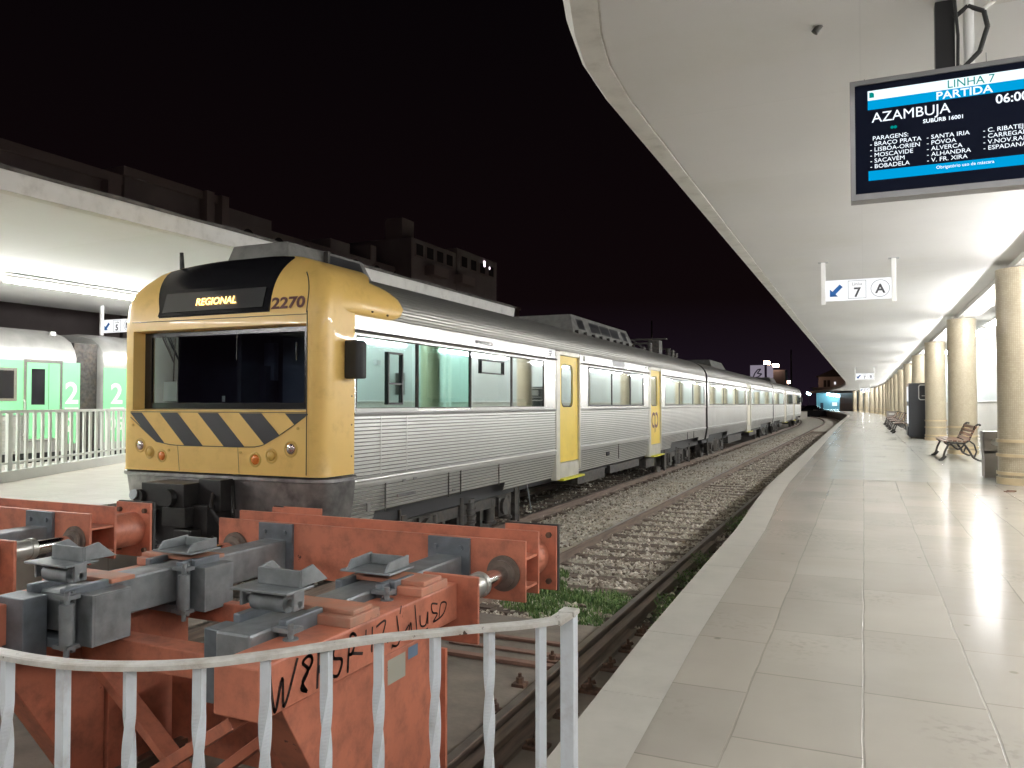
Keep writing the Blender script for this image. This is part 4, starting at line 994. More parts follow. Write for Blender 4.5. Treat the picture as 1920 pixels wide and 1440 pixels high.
# chevron stripes clipped by the smile-shaped seam
def curve_z(x):   # x offset from centre -1.17..1.27
    pts = [(-1.213, 1.03), (-.98, .87), (-.80, .752), (-.6, .722), (-.48, .716), (.37, .716), (.6, .722), (.7, .74), (.9, .838), (1.084, .942), (1.28, 1.065), (1.35, 1.1)]
    if x <= pts[0][0]: return pts[0][1]
    for (a, za), (b_, zb_) in zip(pts, pts[1:]):
        if x <= b_: return za+(zb_-za)*(x-a)/(b_-a)
    return pts[-1][1]
g = MB(); ZT = 1.072; yq = 6.3465
for (xa, xb) in ((-1.205, -1.028), (-.754, -.487), (-.194, .09), (.382, .68), (.984, 1.265)):
    bot = []
    for i in range(13):
        x = xa+(xb-xa)*i/12; z = ZT
        while z > .70 and z > curve_z(x): z -= .004; x += .0042
        bot.append((x, z))
    for i in range(12):
        t0 = xa+(xb-xa)*i/12; t1 = xa+(xb-xa)*(i+1)/12
        g.quad((TC+t0, yq, ZT), (TC+t1, yq, ZT), (TC+bot[i+1][0], yq, bot[i+1][1]), (TC+bot[i][0], yq, bot[i][1]))
tb(g, 'chevron_stripe', 'stripe', nose)
g = MB(); xs_ = [-1.2+.04*i for i in range(63)]
def seam(p, q, w=.006): 
    (x0, z0), (x1, z1) = p, q; dx, dz_ = x1-x0, z1-z0; L = math.hypot(dx, dz_) or 1; nx, nz = -dz_/L*w/2, dx/L*w/2
    g.quad((TC+x0+nx, 6.3455, z0+nz), (TC+x1+nx, 6.3455, z1+nz), (TC+x1-nx, 6.3455, z1-nz), (TC+x0-nx, 6.3455, z0-nz))
for a, b_ in zip(xs_, xs_[1:]):
    if b_ < 1.27: seam((a, curve_z(a)), (b_, curve_z(b_)), .009)
seam((-.48, .72), (-.45, .44)); seam((.37, .715), (.39, .44)); seam((-1.2, 1.08), (1.255, 1.08), .007); seam((-1.19, 2.085), (1.255, 2.075), .007); seam((1.258, .45), (1.258, 2.11), .011)
tb(g, 'panel_seam', 'black_rubber', nose)
# lamps
def lamp(x, z, r, m, kind):
    l = MB(); l.smooth = True
    n_ = 22
    l.loft([[(TC+x+rr_*math.cos(2*PI*i/n_), 6.35-yy_, z+rr_*math.sin(2*PI*i/n_)) for i in range(n_)] for rr_, yy_ in ((r*1.45, .001), (r*1.25, .010), (r*1.08, .008), (r, -.012 if kind == 'headlight' else .0015))], closed=True)
    o = tb(l, kind, 'yellow_shade', nose)
    k = MB(); k.smooth = True
    k.loft([[(TC+x+r*c*math.cos(2*PI*i/n_), 6.352-d_2, z+r*c*math.sin(2*PI*i/n_)) for i in range(n_)] for c, d_2 in ((1, .0), (.85, .010), (.55, .018), (.1, .022))], closed=True, cap=True)
    tb(k, 'lens', m, o)
lamp(-1.045, .705, .056, 'lens', 'headlight'); lamp(1.06, .71, .06, 'lens', 'headlight')
lamp(-.90, .63, .05, 'yellow_shade', 'marker_lamp'); lamp(-.715, .595, .05, 'orange_lamp', 'marker_lamp'); lamp(.60, .59, .055, 'orange_lamp', 'marker_lamp'); lamp(.81, .635, .055, 'yellow_shade', 'marker_lamp')
g = MB()
for (x, z) in ((-1.16, .93), (-.61, .66), (.405, .66), (1.15, .92)): g.cyl((TC+x, 6.342, z), (TC+x, 6.351, z), .016, 12)
tb(g, 'screw', 'yellow_shade', nose)
# apron below the mask
ap = MB(); rg = []
for z, ins, yf in ((.425, .0, 6.40), (.405, -.02, 6.375), (.37, -.02, 6.375), (.36, .0, 6.40), (.1, .03, 6.42), (-.2, .09, 6.47)):
    w = 1.46-ins; r = .24; pts = [(TC-w, 6.90, z)]
    for i in range(10):
        a = PI/2*i/9; pts.append((TC-w+r-r*math.cos(a), yf+r-r*math.sin(a), z))
    for i in range(9, -1, -1):
        a = PI/2*i/9; pts.append((TC+w-r+r*math.cos(a), yf+r-r*math.sin(a), z))
    pts.append((TC+w, 6.90, z)); rg.append(pts)
ap.smooth = True; ap.loft(rg); o = tb(ap, 'apron', 'steel_dull', train); smooth_angle(o, 40)
# coupler block
g = MB()
g.box(TC-.62, TC-.02, 6.0, 6.5, .1, .34); g.box(TC-.55, TC+.2, 6.1, 6.5, -.28, .12); g.box(TC-.02, TC+.28, 6.2, 6.5, .05, .38); g.cyl((TC-.62, 5.95, .2), (TC-.62, 6.2, .2), .07, 12); g.cyl((TC-.2, 5.93, .2), (TC-.2, 6.0, .2), .09, 16); g.box(TC-.3,TC+.02,5.98,6.1,-.1,.1)
g.tube([(TC-.1, 6.1, -.2), (TC-.05, 6.0, -.4), (TC+.12, 6.0, -.45), (TC+.25, 6.15, -.2)], .025); g.tube([(TC-.5, 6.1, .05), (TC-.52, 6.02, -.2), (TC-.45, 6.05, -.3)], .02); g.cyl((TC-.5, 6.05, -.2), (TC-.5, 6.05, .05), .04, 10)
g.tube([(TC+.1, 6.3, .3), (TC+.3, 6.05, .1), (TC+.42, 6.1, -.1), (TC+.3, 6.3, -.3)], .022); g.tube([(TC+.3, 6.35, .3), (TC+.5, 6.15, .05), (TC+.45, 6.2, -.2)], .018); g.box(TC-.1, TC+.12, 5.95, 6.2, -.3, -.12)
tb(g, 'coupler', 'grease', train, .012)
g = MB(); g.cyl((TC-.66, 5.93, .22), (TC-.66, 6.0, .2), .055, 12, .03); tb(g, 'coupler_horn', 'galv', train)
g = MB(); g.box(TC-1.0, TC+1.0, 6.45, 6.6, -.5, -.22); g.box(TC-.9, TC-.6, 6.4, 6.5, -.62, -.4); g.box(TC+.6, TC+.9, 6.4, 6.5, -.62, -.4); tb(g, 'underframe', 'black', train)
# mirror housing
g = MB(); g.prism([(TC+1.45, 6.70), (TC+1.62, 6.68), (TC+1.66, 6.74), (TC+1.64, 6.84), (TC+1.45, 6.86)], 'z', 1.43, 1.83); tb(g, 'camera_housing', 'black_rubber', train, .02)
# aerial, roof units, pantograph gear
g = MB(); g.cyl((TC-.86, 6.75, 2.6), (TC-.88, 6.75, 2.93), .032, 10, .022); tb(g, 'aerial', 'dark_metal', train)
def roof_unit(y0, y1, w, z0, z1, rake, m, nm='roof_unit', rakeb=None):
    rakeb = rake if rakeb is None else rakeb
    g = MB(); a, b_ = w, w-.2
    g.add([(TC-a, y0, z0), (TC+a, y0, z0), (TC+a, y1, z0), (TC-a, y1, z0), (TC-b_, y0+rake, z1), (TC+b_, y0+rake, z1), (TC+b_, y1-rakeb, z1), (TC-b_, y1-rakeb, z1)], [(0,1,5,4),(1,2,6,5),(2,3,7,6),(3,0,4,7),(4,5,6,7)])
    return tb(g, nm, m, train, .01)
mat('unit_grey', (.22, .215, .20), .5, .3, var=.15, vscale=6, dirt=(.08, .075, .07), damt=.4, dscale=5)
g = MB()
g.add([(TC-.66, 7.12, 2.66), (TC+.36, 7.12, 2.66), (TC+.36, 9.0, 2.66), (TC-.66, 9.0, 2.66), (TC-.56, 7.24, 3.07), (TC+.26, 7.24, 3.07), (TC+.26, 8.75, 3.07), (TC-.56, 8.75, 3.07)], [(0,1,5,4),(1,2,6,5),(2,3,7,6),(3,0,4,7),(4,5,6,7)])
u = tb(g, 'roof_unit', 'unit_grey', train, .02)
g = MB(); g.quad((TC+.352, 7.95, 2.74), (TC+.352, 8.78, 2.74), (TC+.276, 8.66, 3.03), (TC+.276, 7.95, 3.03)); tb(g, 'grille', 'black', u)
g = MB(); g.box(TC+.30, TC+.365, 7.86, 7.90, 2.7, 3.05); tb(g, 'joint', 'dark_metal', u)
g = MB(); g.box(TC+.3, TC+.7, 9.8, 10.2, 2.66, 2.73); tb(g, 'roof_cover', 'dark_metal', train, .02)
u = roof_unit(15.2, 20.2, 1.0, 2.52, 3.06, .35, 'unit_grey')
for (a, b_) in ((15.75, 16.2), (16.6, 17.3), (17.4, 18.1), (18.2, 18.9), (19.2, 19.6)):
    k_ = lambda z: TC+1.0-.2*(z-2.52)/.54+.006
    g = MB(); g.quad((k_(2.76), a, 2.76), (k_(2.76), b_, 2.76), (k_(2.98), b_, 2.98), (k_(2.98), a, 2.98)); tb(g, 'grille', 'black', u)
g = MB()
for i in range(9): g.box(TC+.95, TC+1.02, 15.4+.56*i, 15.43+.56*i, 2.5, 2.70)
tb(g, 'bracket', 'dark_metal', u)
for (a, b_) in ((32.5, 36.5), (56.5, 60.5)): roof_unit(a, b_, .9, 2.56, 3.0, .45, 'unit_grey')
g = MB()
for yy, hh in ((22.6, .12), (23.4, .30), (24.4, .34), (24.7, .3), (25.9, .26), (26.6, .28), (27.1, .2)):
    for xx in (.55, -.4):
        g.cyl((TC+xx, yy, 2.6), (TC+xx, yy, 2.72+hh), .05, 10)
        for i in range(int(hh/.05)): g.cyl((TC+xx, yy, 2.74+.05*i), (TC+xx, yy, 2.76+.05*i), .085, 10)
g.box(TC-.5, TC+.6, 23.3, 23.5, 2.98, 3.02); g.box(TC+.4, TC+.75, 23.8, 24.2, 2.65, 3.12); g.box(TC+.5, TC+.6, 22.5, 27, 2.72, 2.76); g.box(TC-.6, TC+.6, 26, 26.1, 2.98, 3.02)
g.tube([(TC-.3, 24.5, 2.8), (TC-.3, 25.9, 3.05), (TC-.3, 24.6, 3.22)], .025); g.tube([(TC+.3, 24.5, 2.8), (TC+.3, 25.9, 3.05), (TC+.3, 24.6, 3.22)], .025); g.box(TC-.8, TC+.8, 24.5, 24.7, 3.2, 3.24)
tb(g, 'pantograph', 'dark_metal', train)
# far cab end
g = MB(); g.smooth = True
g.loft([[(TC-w, 77.3+d, z) for (w, z) in ()] or [(TC-1.46*k_, 77.3+d, -.1), (TC-1.46*k_, 77.3+d, 2.1), (TC-1.1*k_, 77.3+d, 2.1+.42*k_), (TC+1.1*k_, 77.3+d, 2.1+.42*k_), (TC+1.46*k_, 77.3+d, 2.1), (TC+1.46*k_, 77.3+d, -.1)] for k_, d in ((1, 0), (.98, .3), (.86, .45))], cap=True)
tb(g, 'rear_mask', 'cream_metal', train)
g = MB(); g.box(TC+1.44, TC+1.6, 76.9, 77.05, 1.3, 1.75); tb(g, 'camera_housing', 'black_rubber', train)
# ------------------------------------------------------------------ hydraulic buffer stops
def stop():
    bs = thing('buffer_stop', (-3.13, 4.0, -.965), 'big orange hydraulic buffer stop in the foreground with scrawled graffiti', 'buffer stop', 'orange buffer stops at the track ends')
    C = -3.13
    # sliding cross beam: two flanges and webs
    g = MB(); g.box(C-1.25, C+1.225, 4.45, 4.47, -.05, .325); cb = g.build('cross_beam', 'orange', bs, .003)
    g = MB(); g.box(C-1.25, C+1.225, 4.66, 4.68, -.04, .355); g.build('rear_flange', 'orange', cb, .003)
    g = MB(); g.box(C-1.24, C+1.215, 4.47, 4.66, .20, .215); g.box(C-1.24, C+1.215, 4.47, 4.66, .02, .035); g.box(C-.85, C-.5, 4.69, 4.70, .30, .40)
    for x in (C-.9, C, C+.9): g.box(x-.006, x+.006, 4.47, 4.66, .035, .20)
    g.build('web', 'orange', cb)
    for s in (-1, 1):
        x = C+s*1.03
        g = MB(); g.cyl((x, 4.68, .13), (x, 4.99, .13), .135, 32); o = g.build('buffer', 'orange', bs)
        g = MB(); g.box(x-.19, x+.19, 4.99, 5.01, -.09, .34); pl_ = g.build('buffer_plate', 'orange', o, .002)
        g = MB(); g.box(x-.197, x+.197, 5.012, 5.04, -.097, .347); g.build('rubber_pad', 'black_rubber', o, .003)
        g = MB()
        for a in (-.14, .14):
            for b_ in (-.03, .28): g.cyl((x+a, 4.965, b_), (x+a, 4.99, b_), .02, 6)
        g.build('bolt', 'rust', o)
        # damper: chrome rod, barrel, seal ring
        xr = C+s*1.08
        g = MB(); g.cyl((xr, 4.06, .12), (xr, 4.45, .12), .05, 24); d = g.build('damper_rod', 'chrome', bs)
        g = MB(); g.cyl((xr, 3.956, .12), (xr, 4.08, .12), .066, 24); g.cyl((xr, 4.08, .12), (xr, 4.12, .12), .074, 24); g.build('damper_barrel', 'galv_light', bs)
        g = MB(); g.cyl((xr, 4.43, .12), (xr, 4.448, .12), .11, 30); g.cyl((xr, 4.40, .12), (xr, 4.425, .12), .085, 30); g.build('seal_ring', 'seal', bs)
        # gray sliding beam with end plate
        xb = C+s*.70
        g = MB(); g.box(xb-.095, xb+.095, 2.75 if s < 0 else 2.55, 4.44, .0, .208); gb = g.build('sliding_beam', 'galv', bs, .012)
        g = MB(); g.box(xb-.15, xb+.15, 4.425, 4.449, -.045, .32)
        g.build('end_plate', 'galv_dark', gb, .003)
        g = MB()
        for a in (-.09, .09): g.cyl((xb+a, 4.41, .26), (xb+a, 4.425, .26), .017, 6)
        g.build('bolt', 'galv_dark', gb)
        # fixed longitudinal box beam
        x0, x1 = (C+.805, C+1.03) if s > 0 else (C-1.03, C-.805)
        g = MB(); g.box(x0, x1, 2.34, 3.93, -.04, .165); fb = g.build('fixed_beam', 'orange', bs, .008)
        g = MB(); g.box(x0, x1+.13 if s > 0 else x1, 3.93, 3.955, -.17, .205) if s > 0 else g.box(x0-.13, x1, 3.93, 3.955, -.17, .205); g.build('end_flange', 'orange', fb, .006)
        # post, slanted brace and foot
        g = MB(); g.box(x0+.01, x1-.012, 3.18, 3.76, -.95, -.042); po = g.build('post', 'orange', bs, .006)
        g = MB(); g.box(x1-.012, x1+.03, 3.74, 3.765, -.95, -.15) if s > 0 else g.box(x0-.03, x0+.012, 3.74, 3.765, -.95, -.15); g.box(x0-.06, x1+.06, 3.1, 3.84, -.965, -.94); g.build('base_flange', 'orange', po, .003)
        g = MB(); g.add([(x0+.03, 2.5, -.045), (x1-.03, 2.5, -.045), (x1-.03, 3.17, -.045), (x0+.03, 3.17, -.045), (x0+.03, 3.05, -.95), (x1-.03, 3.05, -.95), (x1-.03, 3.17, -.95), (x0+.03, 3.17, -.95)], [(0,1,2,3),(4,5,6,7),(0,1,5,4),(1,2,6,5),(2,3,7,6),(3,0,4,7)]); g.build('gusset', 'orange', po, .004)
        # guides: one near, one far collar on each sliding beam
        for yc, near in ((2.88, True), (3.62, False)):
            cl = MB(); cl.box(xb-.15, xb-.105, yc-.17, yc+.10, -.06, .235); cl.box(xb+.105, xb+.15, yc-.17, yc+.10, -.08, .235)
            cl.box(xb-.15, xb+.15, yc-.17, yc+.10, -.07, -.02)
            if near: cl.box(xb-.19, xb+.02, yc-.30, yc-.17, -.12, .20)
            else: cl.box(xb+.15, xb+.18, yc-.1, yc+.1, -.05, .24)
            gd = cl.build('guide_collar', 'galv_dark', bs, .006)
            q = MB(); q.box(xb+.15, xb+.165, yc-.14, yc-.12, -.09, .22); q.box(xb+.15, xb+.27, yc-.11, yc-.095, -.06, .2); q.box(xb+.165, xb+.27, yc-.095, yc+.12, -.06, -.05); q.box(xb+.165, xb+.27, yc-.095, yc+.12, .19, .2); q.box(xb+.262, xb+.27, yc-.095, yc+.12, -.05, .19)
            if s < 0: q.build('guide_bracket', 'galv', gd, .002)
            q = MB(); q.cyl((xb+.19, yc-.19, -.1), (xb+.19, yc-.19, .23), .014, 10); q.cyl((xb+.19, yc-.19, -.03), (xb+.19, yc-.19, .17), .034, 18); q.box(xb+.1, xb+.21, yc-.2, yc-.13, .19, .21); q.box(xb+.1, xb+.21, yc-.2, yc-.13, -.06, -.04); q.build('side_roller', 'galv', gd)
            # orange yoke across the top
            y_ = MB(); wA, wB = (x0, xb+.17) if s < 0 else (xb-.13, x1-.01)
            ya_, yb2 = yc-.04+(.12 if near else 0), yc+.15+(.08 if near else 0); y_.box(wA, wB, ya_, yb2, .212, .236); y_.box(x0, x1, ya_-.04, yb2+.05, .165, .2115); y_.build('yoke', 'orange_dusty', gd, .005)
            if near:
                q = MB(); q.cyl((xb-.15, yc-.08, .285), (xb+.15, yc-.08, .285), .016, 12); q.cyl((xb-.10, yc-.08, .285), (xb+.09, yc-.08, .285), .045, 20); q.build('top_roller', 'galv', gd)
                q = MB(); q.box(xb-.17, xb+.15, yc-.17, yc+.02, .338, .35); q.box(xb-.11, xb+.13, yc-.06, yc-.045, .35, .425); q.prism([(yc-.05, .352), (yc+.14, .352), (yc+.03, .44), (yc-.05, .425)], 'x', xb+.122, xb+.134); q.prism([(yc-.05, .352), (yc+.14, .352), (yc+.03, .44), (yc-.05, .425)], 'x', xb-.11, xb-.098); q.box(xb-.16, xb-.145, yc-.12, yc-.05, .26, .34); q.box(xb+.135, xb+.15, yc-.12, yc-.05, .26, .34); q.build('roller_bracket', 'galv', gd, .003)
            else:
                q = MB(); q.box(xb-.17, xb+.15, yc-.10, yc+.14, .263, .275); q.box(xb-.11, xb+.10, yc+.10, yc+.115, .275, .33)
                q.prism([(yc-.10, .276), (yc+.13, .276), (yc+.13, .335), (yc-.06, .325)], 'x', xb-.13, xb-.115); q.prism([(yc-.10, .276), (yc+.13, .276), (yc+.13, .335), (yc-.06, .325)], 'x', xb+.11, xb+.125); q.build('roller_bracket', 'galv', gd, .003)
    # transverse members and braces
    g = MB(); g.box(C-.78, C+.78, 2.98, 3.12, -.22, -.08); g.build('tie_beam', 'orange', bs, .008)
    g = MB(); g.box(C-.78, C+.78, 3.66, 3.74, -.16, -.04); g.build('tie_beam', 'orange', bs, .008)
    g = MB(); g.bar((C-.8, 3.05, -.2), (C+.15, 3.05, -.92), .05, .10, (0,1,0)); g.build('brace', 'orange', bs, .004)
    g = MB(); g.bar((C+.8, 3.02, -.2), (C-.15, 2.98, -.92), .05, .10, (0,1,0)); g.build('brace', 'orange', bs, .004)
    g = MB(); g.bar((C+.86, 2.42, -.08), (C-.5, 2.7, -.93), .05, .08, (0,1,0)); g.build('brace', 'orange', bs, .004)
    g = MB(); g.box(C-.78, C+.78, 3.60, 3.63, -.94, -.5); g.build('panel', 'orange', bs)
    return bs
mat('dull_train', (.42, .42, .40), .42, .7, var=.15, vscale=3)
mat('seal', (.15, .115, .095), .6, var=.3, vscale=15)
mat('galv_light', (.46, .46, .43), .35, .6, var=.15, vscale=8)
bs = stop()
c2 = copy_thing(bs, (-6.42, 3.56, -.93), 'second orange buffer stop before the silver train, cut by the left photo edge')
# graffiti and label on the near stop only
def strokes(name, lines, y0, z0, sy, sz, w, parent, x=-2.0975, m='ink'):
    g = MB()
    def curve(P):
        if len(P) < 3: return P
        out = []
        for i in range(len(P)-1):
            q = [Vector(P[max(0, min(len(P)-1, j))]) for j in (i-1, i, i+1, i+2)]
            for k in range(6):
                u = k/6; out.append(tuple(.5*((2*q[1])+(-q[0]+q[2])*u+(2*q[0]-5*q[1]+4*q[2]-q[3])*u*u+(-q[0]+3*q[1]-3*q[2]+q[3])*u**3)))
        return out+[P[-1]]
    for ln in [curve(l_) for l_ in lines]:
        for (a, b_), (c, d) in zip(ln, ln[1:]):
            p = Vector((y0+a*sy, z0+b*sz if False else z0+b_*sz)); q = Vector((y0+c*sy, z0+d*sz)); t_ = (q-p); L = t_.length or 1; t_ /= L; n_ = Vector((-t_.y, t_.x))*w/2; p2 = p-t_*w*.3; q2 = q+t_*w*.3
            g.quad((x, p2.x+n_.x, p2.y+n_.y), (x, q2.x+n_.x, q2.y+n_.y), (x, q2.x-n_.x, q2.y-n_.y), (x, p2.x-n_.x, p2.y-n_.y))
    return g.build(name, m, parent)
fb = [o for o in bs.children if o.name.startswith('fixed_beam')][1]
strokes('graffiti', [[(0,.95),(.18,.0),(.42,.7),(.5,.02),(.95,1)], [(1.3,.1),(1.1,.25),(1.35,.6),(1.15,.85),(1.4,.95),(1.5,.75),(1.15,.4),(1.3,.1)], [(1.7,.05),(1.75,.95)],[(1.72,.9),(2.05,.9),(2.0,.6),(1.75,.5),(2.2,.05)], [(2.75,.9),(2.4,.85),(2.35,.6),(2.7,.45),(2.55,.1),(2.3,.15)], [(2.95,.05),(3.05,.95),(3.3,.9),(3.15,.5),(3.0,.5)],[(3.1,.5),(3.6,.35)]], 2.40, -.025, .17, .165, .014, fb)
strokes('graffiti', [[(0,1),(.02,.45),(.35,.5)], [(.3,1),(.28,0)], [(.5,.95),(.95,1),(.6,0)], [(1.05,.08),(1.08,.05)]], 3.04, .02, .17, .11, .011, fb)
strokes('graffiti', [[(.2,1.3),(.15,1.05)],[(0,1.0),(.12,.1),(0,-.1),(-.2,0)], [(.55,.45),(.35,.2),(.5,.05),(.65,.5),(.7,.05)], [(.85,1.1),(.95,.05)], [(1.1,.6),(1.15,.2),(1.4,.15),(1.5,.6),(1.5,.15)], [(2.0,.75),(1.7,.85),(1.75,.5),(2.0,.35),(1.8,.1),(2.3,.2),(2.5,.6),(2.2,.7),(2.1,.2)]], 3.30, .0, .20, .13, .010, fb)
po = [o for o in bs.children if o.name.startswith('post')][1]
strokes('graffiti', [[(0,0),(.5,.1)]], 3.5, -.012, .2, .06, .009, fb)
strokes('graffiti', [[(.05,-.3),(.45,-.25)]], 3.5, -.012, .2, .06, .009, fb)
g = MB(); g.quad((-2.1095, 3.24, -.19), (-2.1095, 3.40, -.19), (-2.1095, 3.40, -.07), (-2.1095, 3.24, -.07)); lb = g.build('maker_label', 'old_label', po)
g = MB(); g.quad((-2.1093, 3.425, -.12), (-2.1093, 3.52, -.12), (-2.1093, 3.52, -.06), (-2.1093, 3.425, -.06)); g.build('maker_label', 'blue_label', po)
strokes('label_print', [[(0,0),(.3,0)],[(0,-.2),(.3,-.2)],[(.45,.1),(.8,.1)],[(.45,-.1),(.8,-.1)],[(.2,-.5),(.5,-.5)],[(.45,-.3),(.8,-.3)]], 3.24, -.10, .2, .08, .006, po, -2.1105)
# ------------------------------------------------------------------ foreground fence
FP = [(-2.3,.98),(-1.9,.93),(-1.6,.885),(-1.34,.87),(-1.195,.879),(-1.089,.913),(-.997,.968),(-.922,1.047),(-.81,1.196),(-.735,1.27),(-.665,1.335),(-.60,1.39),(-.556,1.444)]
fence = thing('platform_railing', (-.9, 1.1, 0), 'curved white handrail with twisted bars around the track head in the foreground', 'railing')
def ribbon(pts, z, w, h):
    m = MB(); rg = []
    for i, p in enumerate(pts):
        a = Vector(pts[max(0, i-1)]); b_ = Vector(pts[min(len(pts)-1, i+1)]); t_ = (b_-a).normalized(); n_ = Vector((-t_.y, t_.x))*w/2
        x, y = p; rg.append([(x+n_.x, y+n_.y, z-h), (x+n_.x, y+n_.y, z-.002), (x+n_.x*.8, y+n_.y*.8, z), (x-n_.x*.8, y-n_.y*.8, z), (x-n_.x, y-n_.y, z-.002), (x-n_.x, y-n_.y, z-h)])
    m.loft(rg, closed=True, cap=True); return m
# resample smoothly
def smooth_path(P, n=8):
    out = []
    for i in range(len(P)-1):
        p0, p1, p2, p3 = [Vector(P[max(0, min(len(P)-1, j))]) for j in (i-1, i, i+1, i+2)]
        for k in range(n):
            u = k/n; out.append(tuple(.5*((2*p1)+(-p0+p2)*u+(2*p0-5*p1+4*p2-p3)*u*u+(-p0+3*p1-3*p2+p3)*u**3)))
    out.append(tuple(P[-1])); return out
SP = smooth_path(FP)
ribbon(SP, .752, .027, .010).build('handrail', 'hand_paint', fence)
g = MB(); g.bar((-.556, 1.444, .744), (-.536, 1.478, .757), .034, .012); g.box(-.556, -.522, 1.462, 1.496, .752, .762); g.build('post_cap', 'hand_paint', fence, .002)
ribbon(SP, .07, .03, .01).build('bottom_rail', 'hand_paint', fence)
g = MB(); g.box(-.553, -.525, 1.465, 1.493, 0, .752); g.build('end_post', 'rail_paint', fence, .002)
# balusters at the photographed spacing, alternating square and twisted
def baluster(p, ang, twisted, w=.0155):
    m = MB(); rg = []; n_ = 110; turns = random.uniform(1.25, 1.5); ang += random.uniform(-.12, .12) if twisted else 0
    for i in range(n_+1):
        z = .06+(.740-.06)*i/n_; u = (z-.1)/.56
        tw = 0 if not twisted else max(0, min(1, (z-.10)/.57))*2*PI*turns
        a = ang+tw; rg.append([(p[0]+w*.72*math.cos(a+PI/4+PI/2*k), p[1]+w*.72*math.sin(a+PI/4+PI/2*k), z) for k in range(4)])
    m.loft(rg, closed=True, cap=True); return m.build('baluster', 'rail_paint', fence)
def at_x(x):
    for a, b_ in zip(SP, SP[1:]):
        if a[0] <= x <= b_[0] and b_[0] > a[0]:
            u = (x-a[0])/(b_[0]-a[0]); return (x, a[1]+(b_[1]-a[1])*u), math.atan2(b_[1]-a[1], b_[0]-a[0])
    return SP[0], 0
BAL = [(-1.46, 1), (-1.6, 1), (-1.75, 0), (-1.321, 1), (-1.195, 0), (-1.086, 1), (-0.994, 1), (-0.923, 1), (-0.861, 1), (-0.803, 1), (-0.728, 1), (-0.651, 1), (-0.575, 0)]
for x, tw in BAL:
    p_, a_ = at_x(x); baluster(p_, a_, tw)
# ------------------------------------------------------------------ left island platform: canopy, fence, green train, sign
t = thing('island_canopy', (-12.5, 50, 3.4), 'white concrete canopy over the island platform on the left', 'canopy')
g = MB(); N_ = 40
yy = [-12+.6*i for i in range(50)]+[18.4]
g.loft([[(-8.25, y, 3.65), (-8.17, y, 3.64), (-8.17, y, 3.59), (-8.2, y, 3.41), (-8.34, y, 3.405), (-8.34, y, 3.42), (-8.36, y, 3.42)] for y in yy]); g.build('fascia', 'fascia', t)
g = MB(); g.loft([[(-8.36, y, 3.415), (-13.0, y, 3.36), (-17.2, y, 3.41), (-17.2, y, 3.66), (-8.25, y, 3.65)] for y in yy]); g.add([(-8.2, 18.4, 3.41), (-8.17, 18.4, 3.65), (-17.2, 18.4, 3.66), (-17.2, 18.4, 3.41)], [(0,1,2,3)]); g.build('slab', 'soffit', t)
g = MB(); g.loft([[(-8.155, y, 3.615), (-8.15, y, 3.66+.012*math.sin(y*7)), (-8.6, y, 3.68)] for y in yy]); g.build('roof_edge', 'roof_dirt', t)
for y in (14.8, 1.5):
    o = thing('canopy_column', (-12.6, y, 0), 'white column of the island canopy hidden behind the silver train', 'column', 'island canopy columns')
    MB().cyl((-12.6, y, 0), (-12.6, y, 3.4), .22, 24).build('shaft', 'white_fence', o)
for i in range(7):
    y0 = -4+3.1*i
    tube_fit(y0, y0+2.95, -13.0, 3.22, 'tube_left', '%s fluorescent lamp in the row under the island canopy' % ORD[i], 'fluorescent lamps of the island canopy')
# white fence around the stairs
A, B = Vector((-10.4, 5.05, 0)), Vector((-13.75, 11.45, 0)); dd = (B-A); L_ = dd.length; dd /= L_
A = A-dd*2; L_ += 3.2
fl = thing('white_fence', tuple(A+dd*L_/2), 'white vertical-bar fence on the island platform', 'fence')
def fp(s, z): p_ = A+dd*s; return (p_.x, p_.y, z)
g = MB(); g.bar(fp(0, .08), fp(L_, .08), .16, .16); g.build('kerb', 'white_fence', fl)
g = MB(); g.bar(fp(0, 1.05), fp(L_, 1.05), .05, .045); g.build('top_rail', 'white_fence', fl)
g = MB(); g.bar(fp(0, .27), fp(L_, .27), .04, .035); g.build('bottom_rail', 'white_fence', fl)
b0 = None; s_ = .1; k = 0
while s_ < L_:
    w = .042 if k % 7 else .07
    m = MB(); m.bar(fp(s_, .16), fp(s_, 1.03), w, w); m.build('bar', 'white_fence', fl); s_ += .235; k += 1
# green train
gt = thing('regional_train', (-16.4, 10, -.86), 'green and silver railcars on the far side of the white fence', 'train')
GX = -14.95; GC = GX-1.45
def gcar(y0, y1):
    b_ = MB(); 
    prof = [(1.45, 1.95), (1.45, 2.12), (1.40, 2.3), (1.28, 2.48), (1.05, 2.62), (.7, 2.70), (.3, 2.73)]; full = [(1.45, .2)]+prof+[(-x, z) for x, z in prof[::-1]]+[(-1.45, .2)]
    b_.smooth = True; rg = []
    for (y, k_) in ((y0, .90), (y0+.06, .965), (y0+.25, 1), (y1-.25, 1), (y1-.06, .965), (y1, .90)):
        rg.append([(GC+x*(k_ if abs(z) > 0 else 1), y, z if z < 1 else 1.95+(z-1.95)*(k_**2)) for x, z in full])
    b_.loft(rg, cap=True); o = b_.build('car_body', 'dull_train', gt); smooth_angle(o, 40); return o
gcar(-1.1, 11.28); gcar(11.82, 36)
def gq(y0, y1, z0, z1, m, nm, d=.004, par=gt): return MB().box(GX-.01, GX+d, y0, y1, z0, z1).build(nm, m, par)
gq(-.8, 8.95, .95, 2.02, 'green_panel', 'side_panel'); gq(8.95, 10.05, .95, 2.02, 'green_panel', 'side_panel', .005); gq(10.88, 11.27, .35, 2.02, 'green_panel', 'side_panel'); gq(11.83, 13.4, .35, 1.95, 'green_panel', 'side_panel'); 
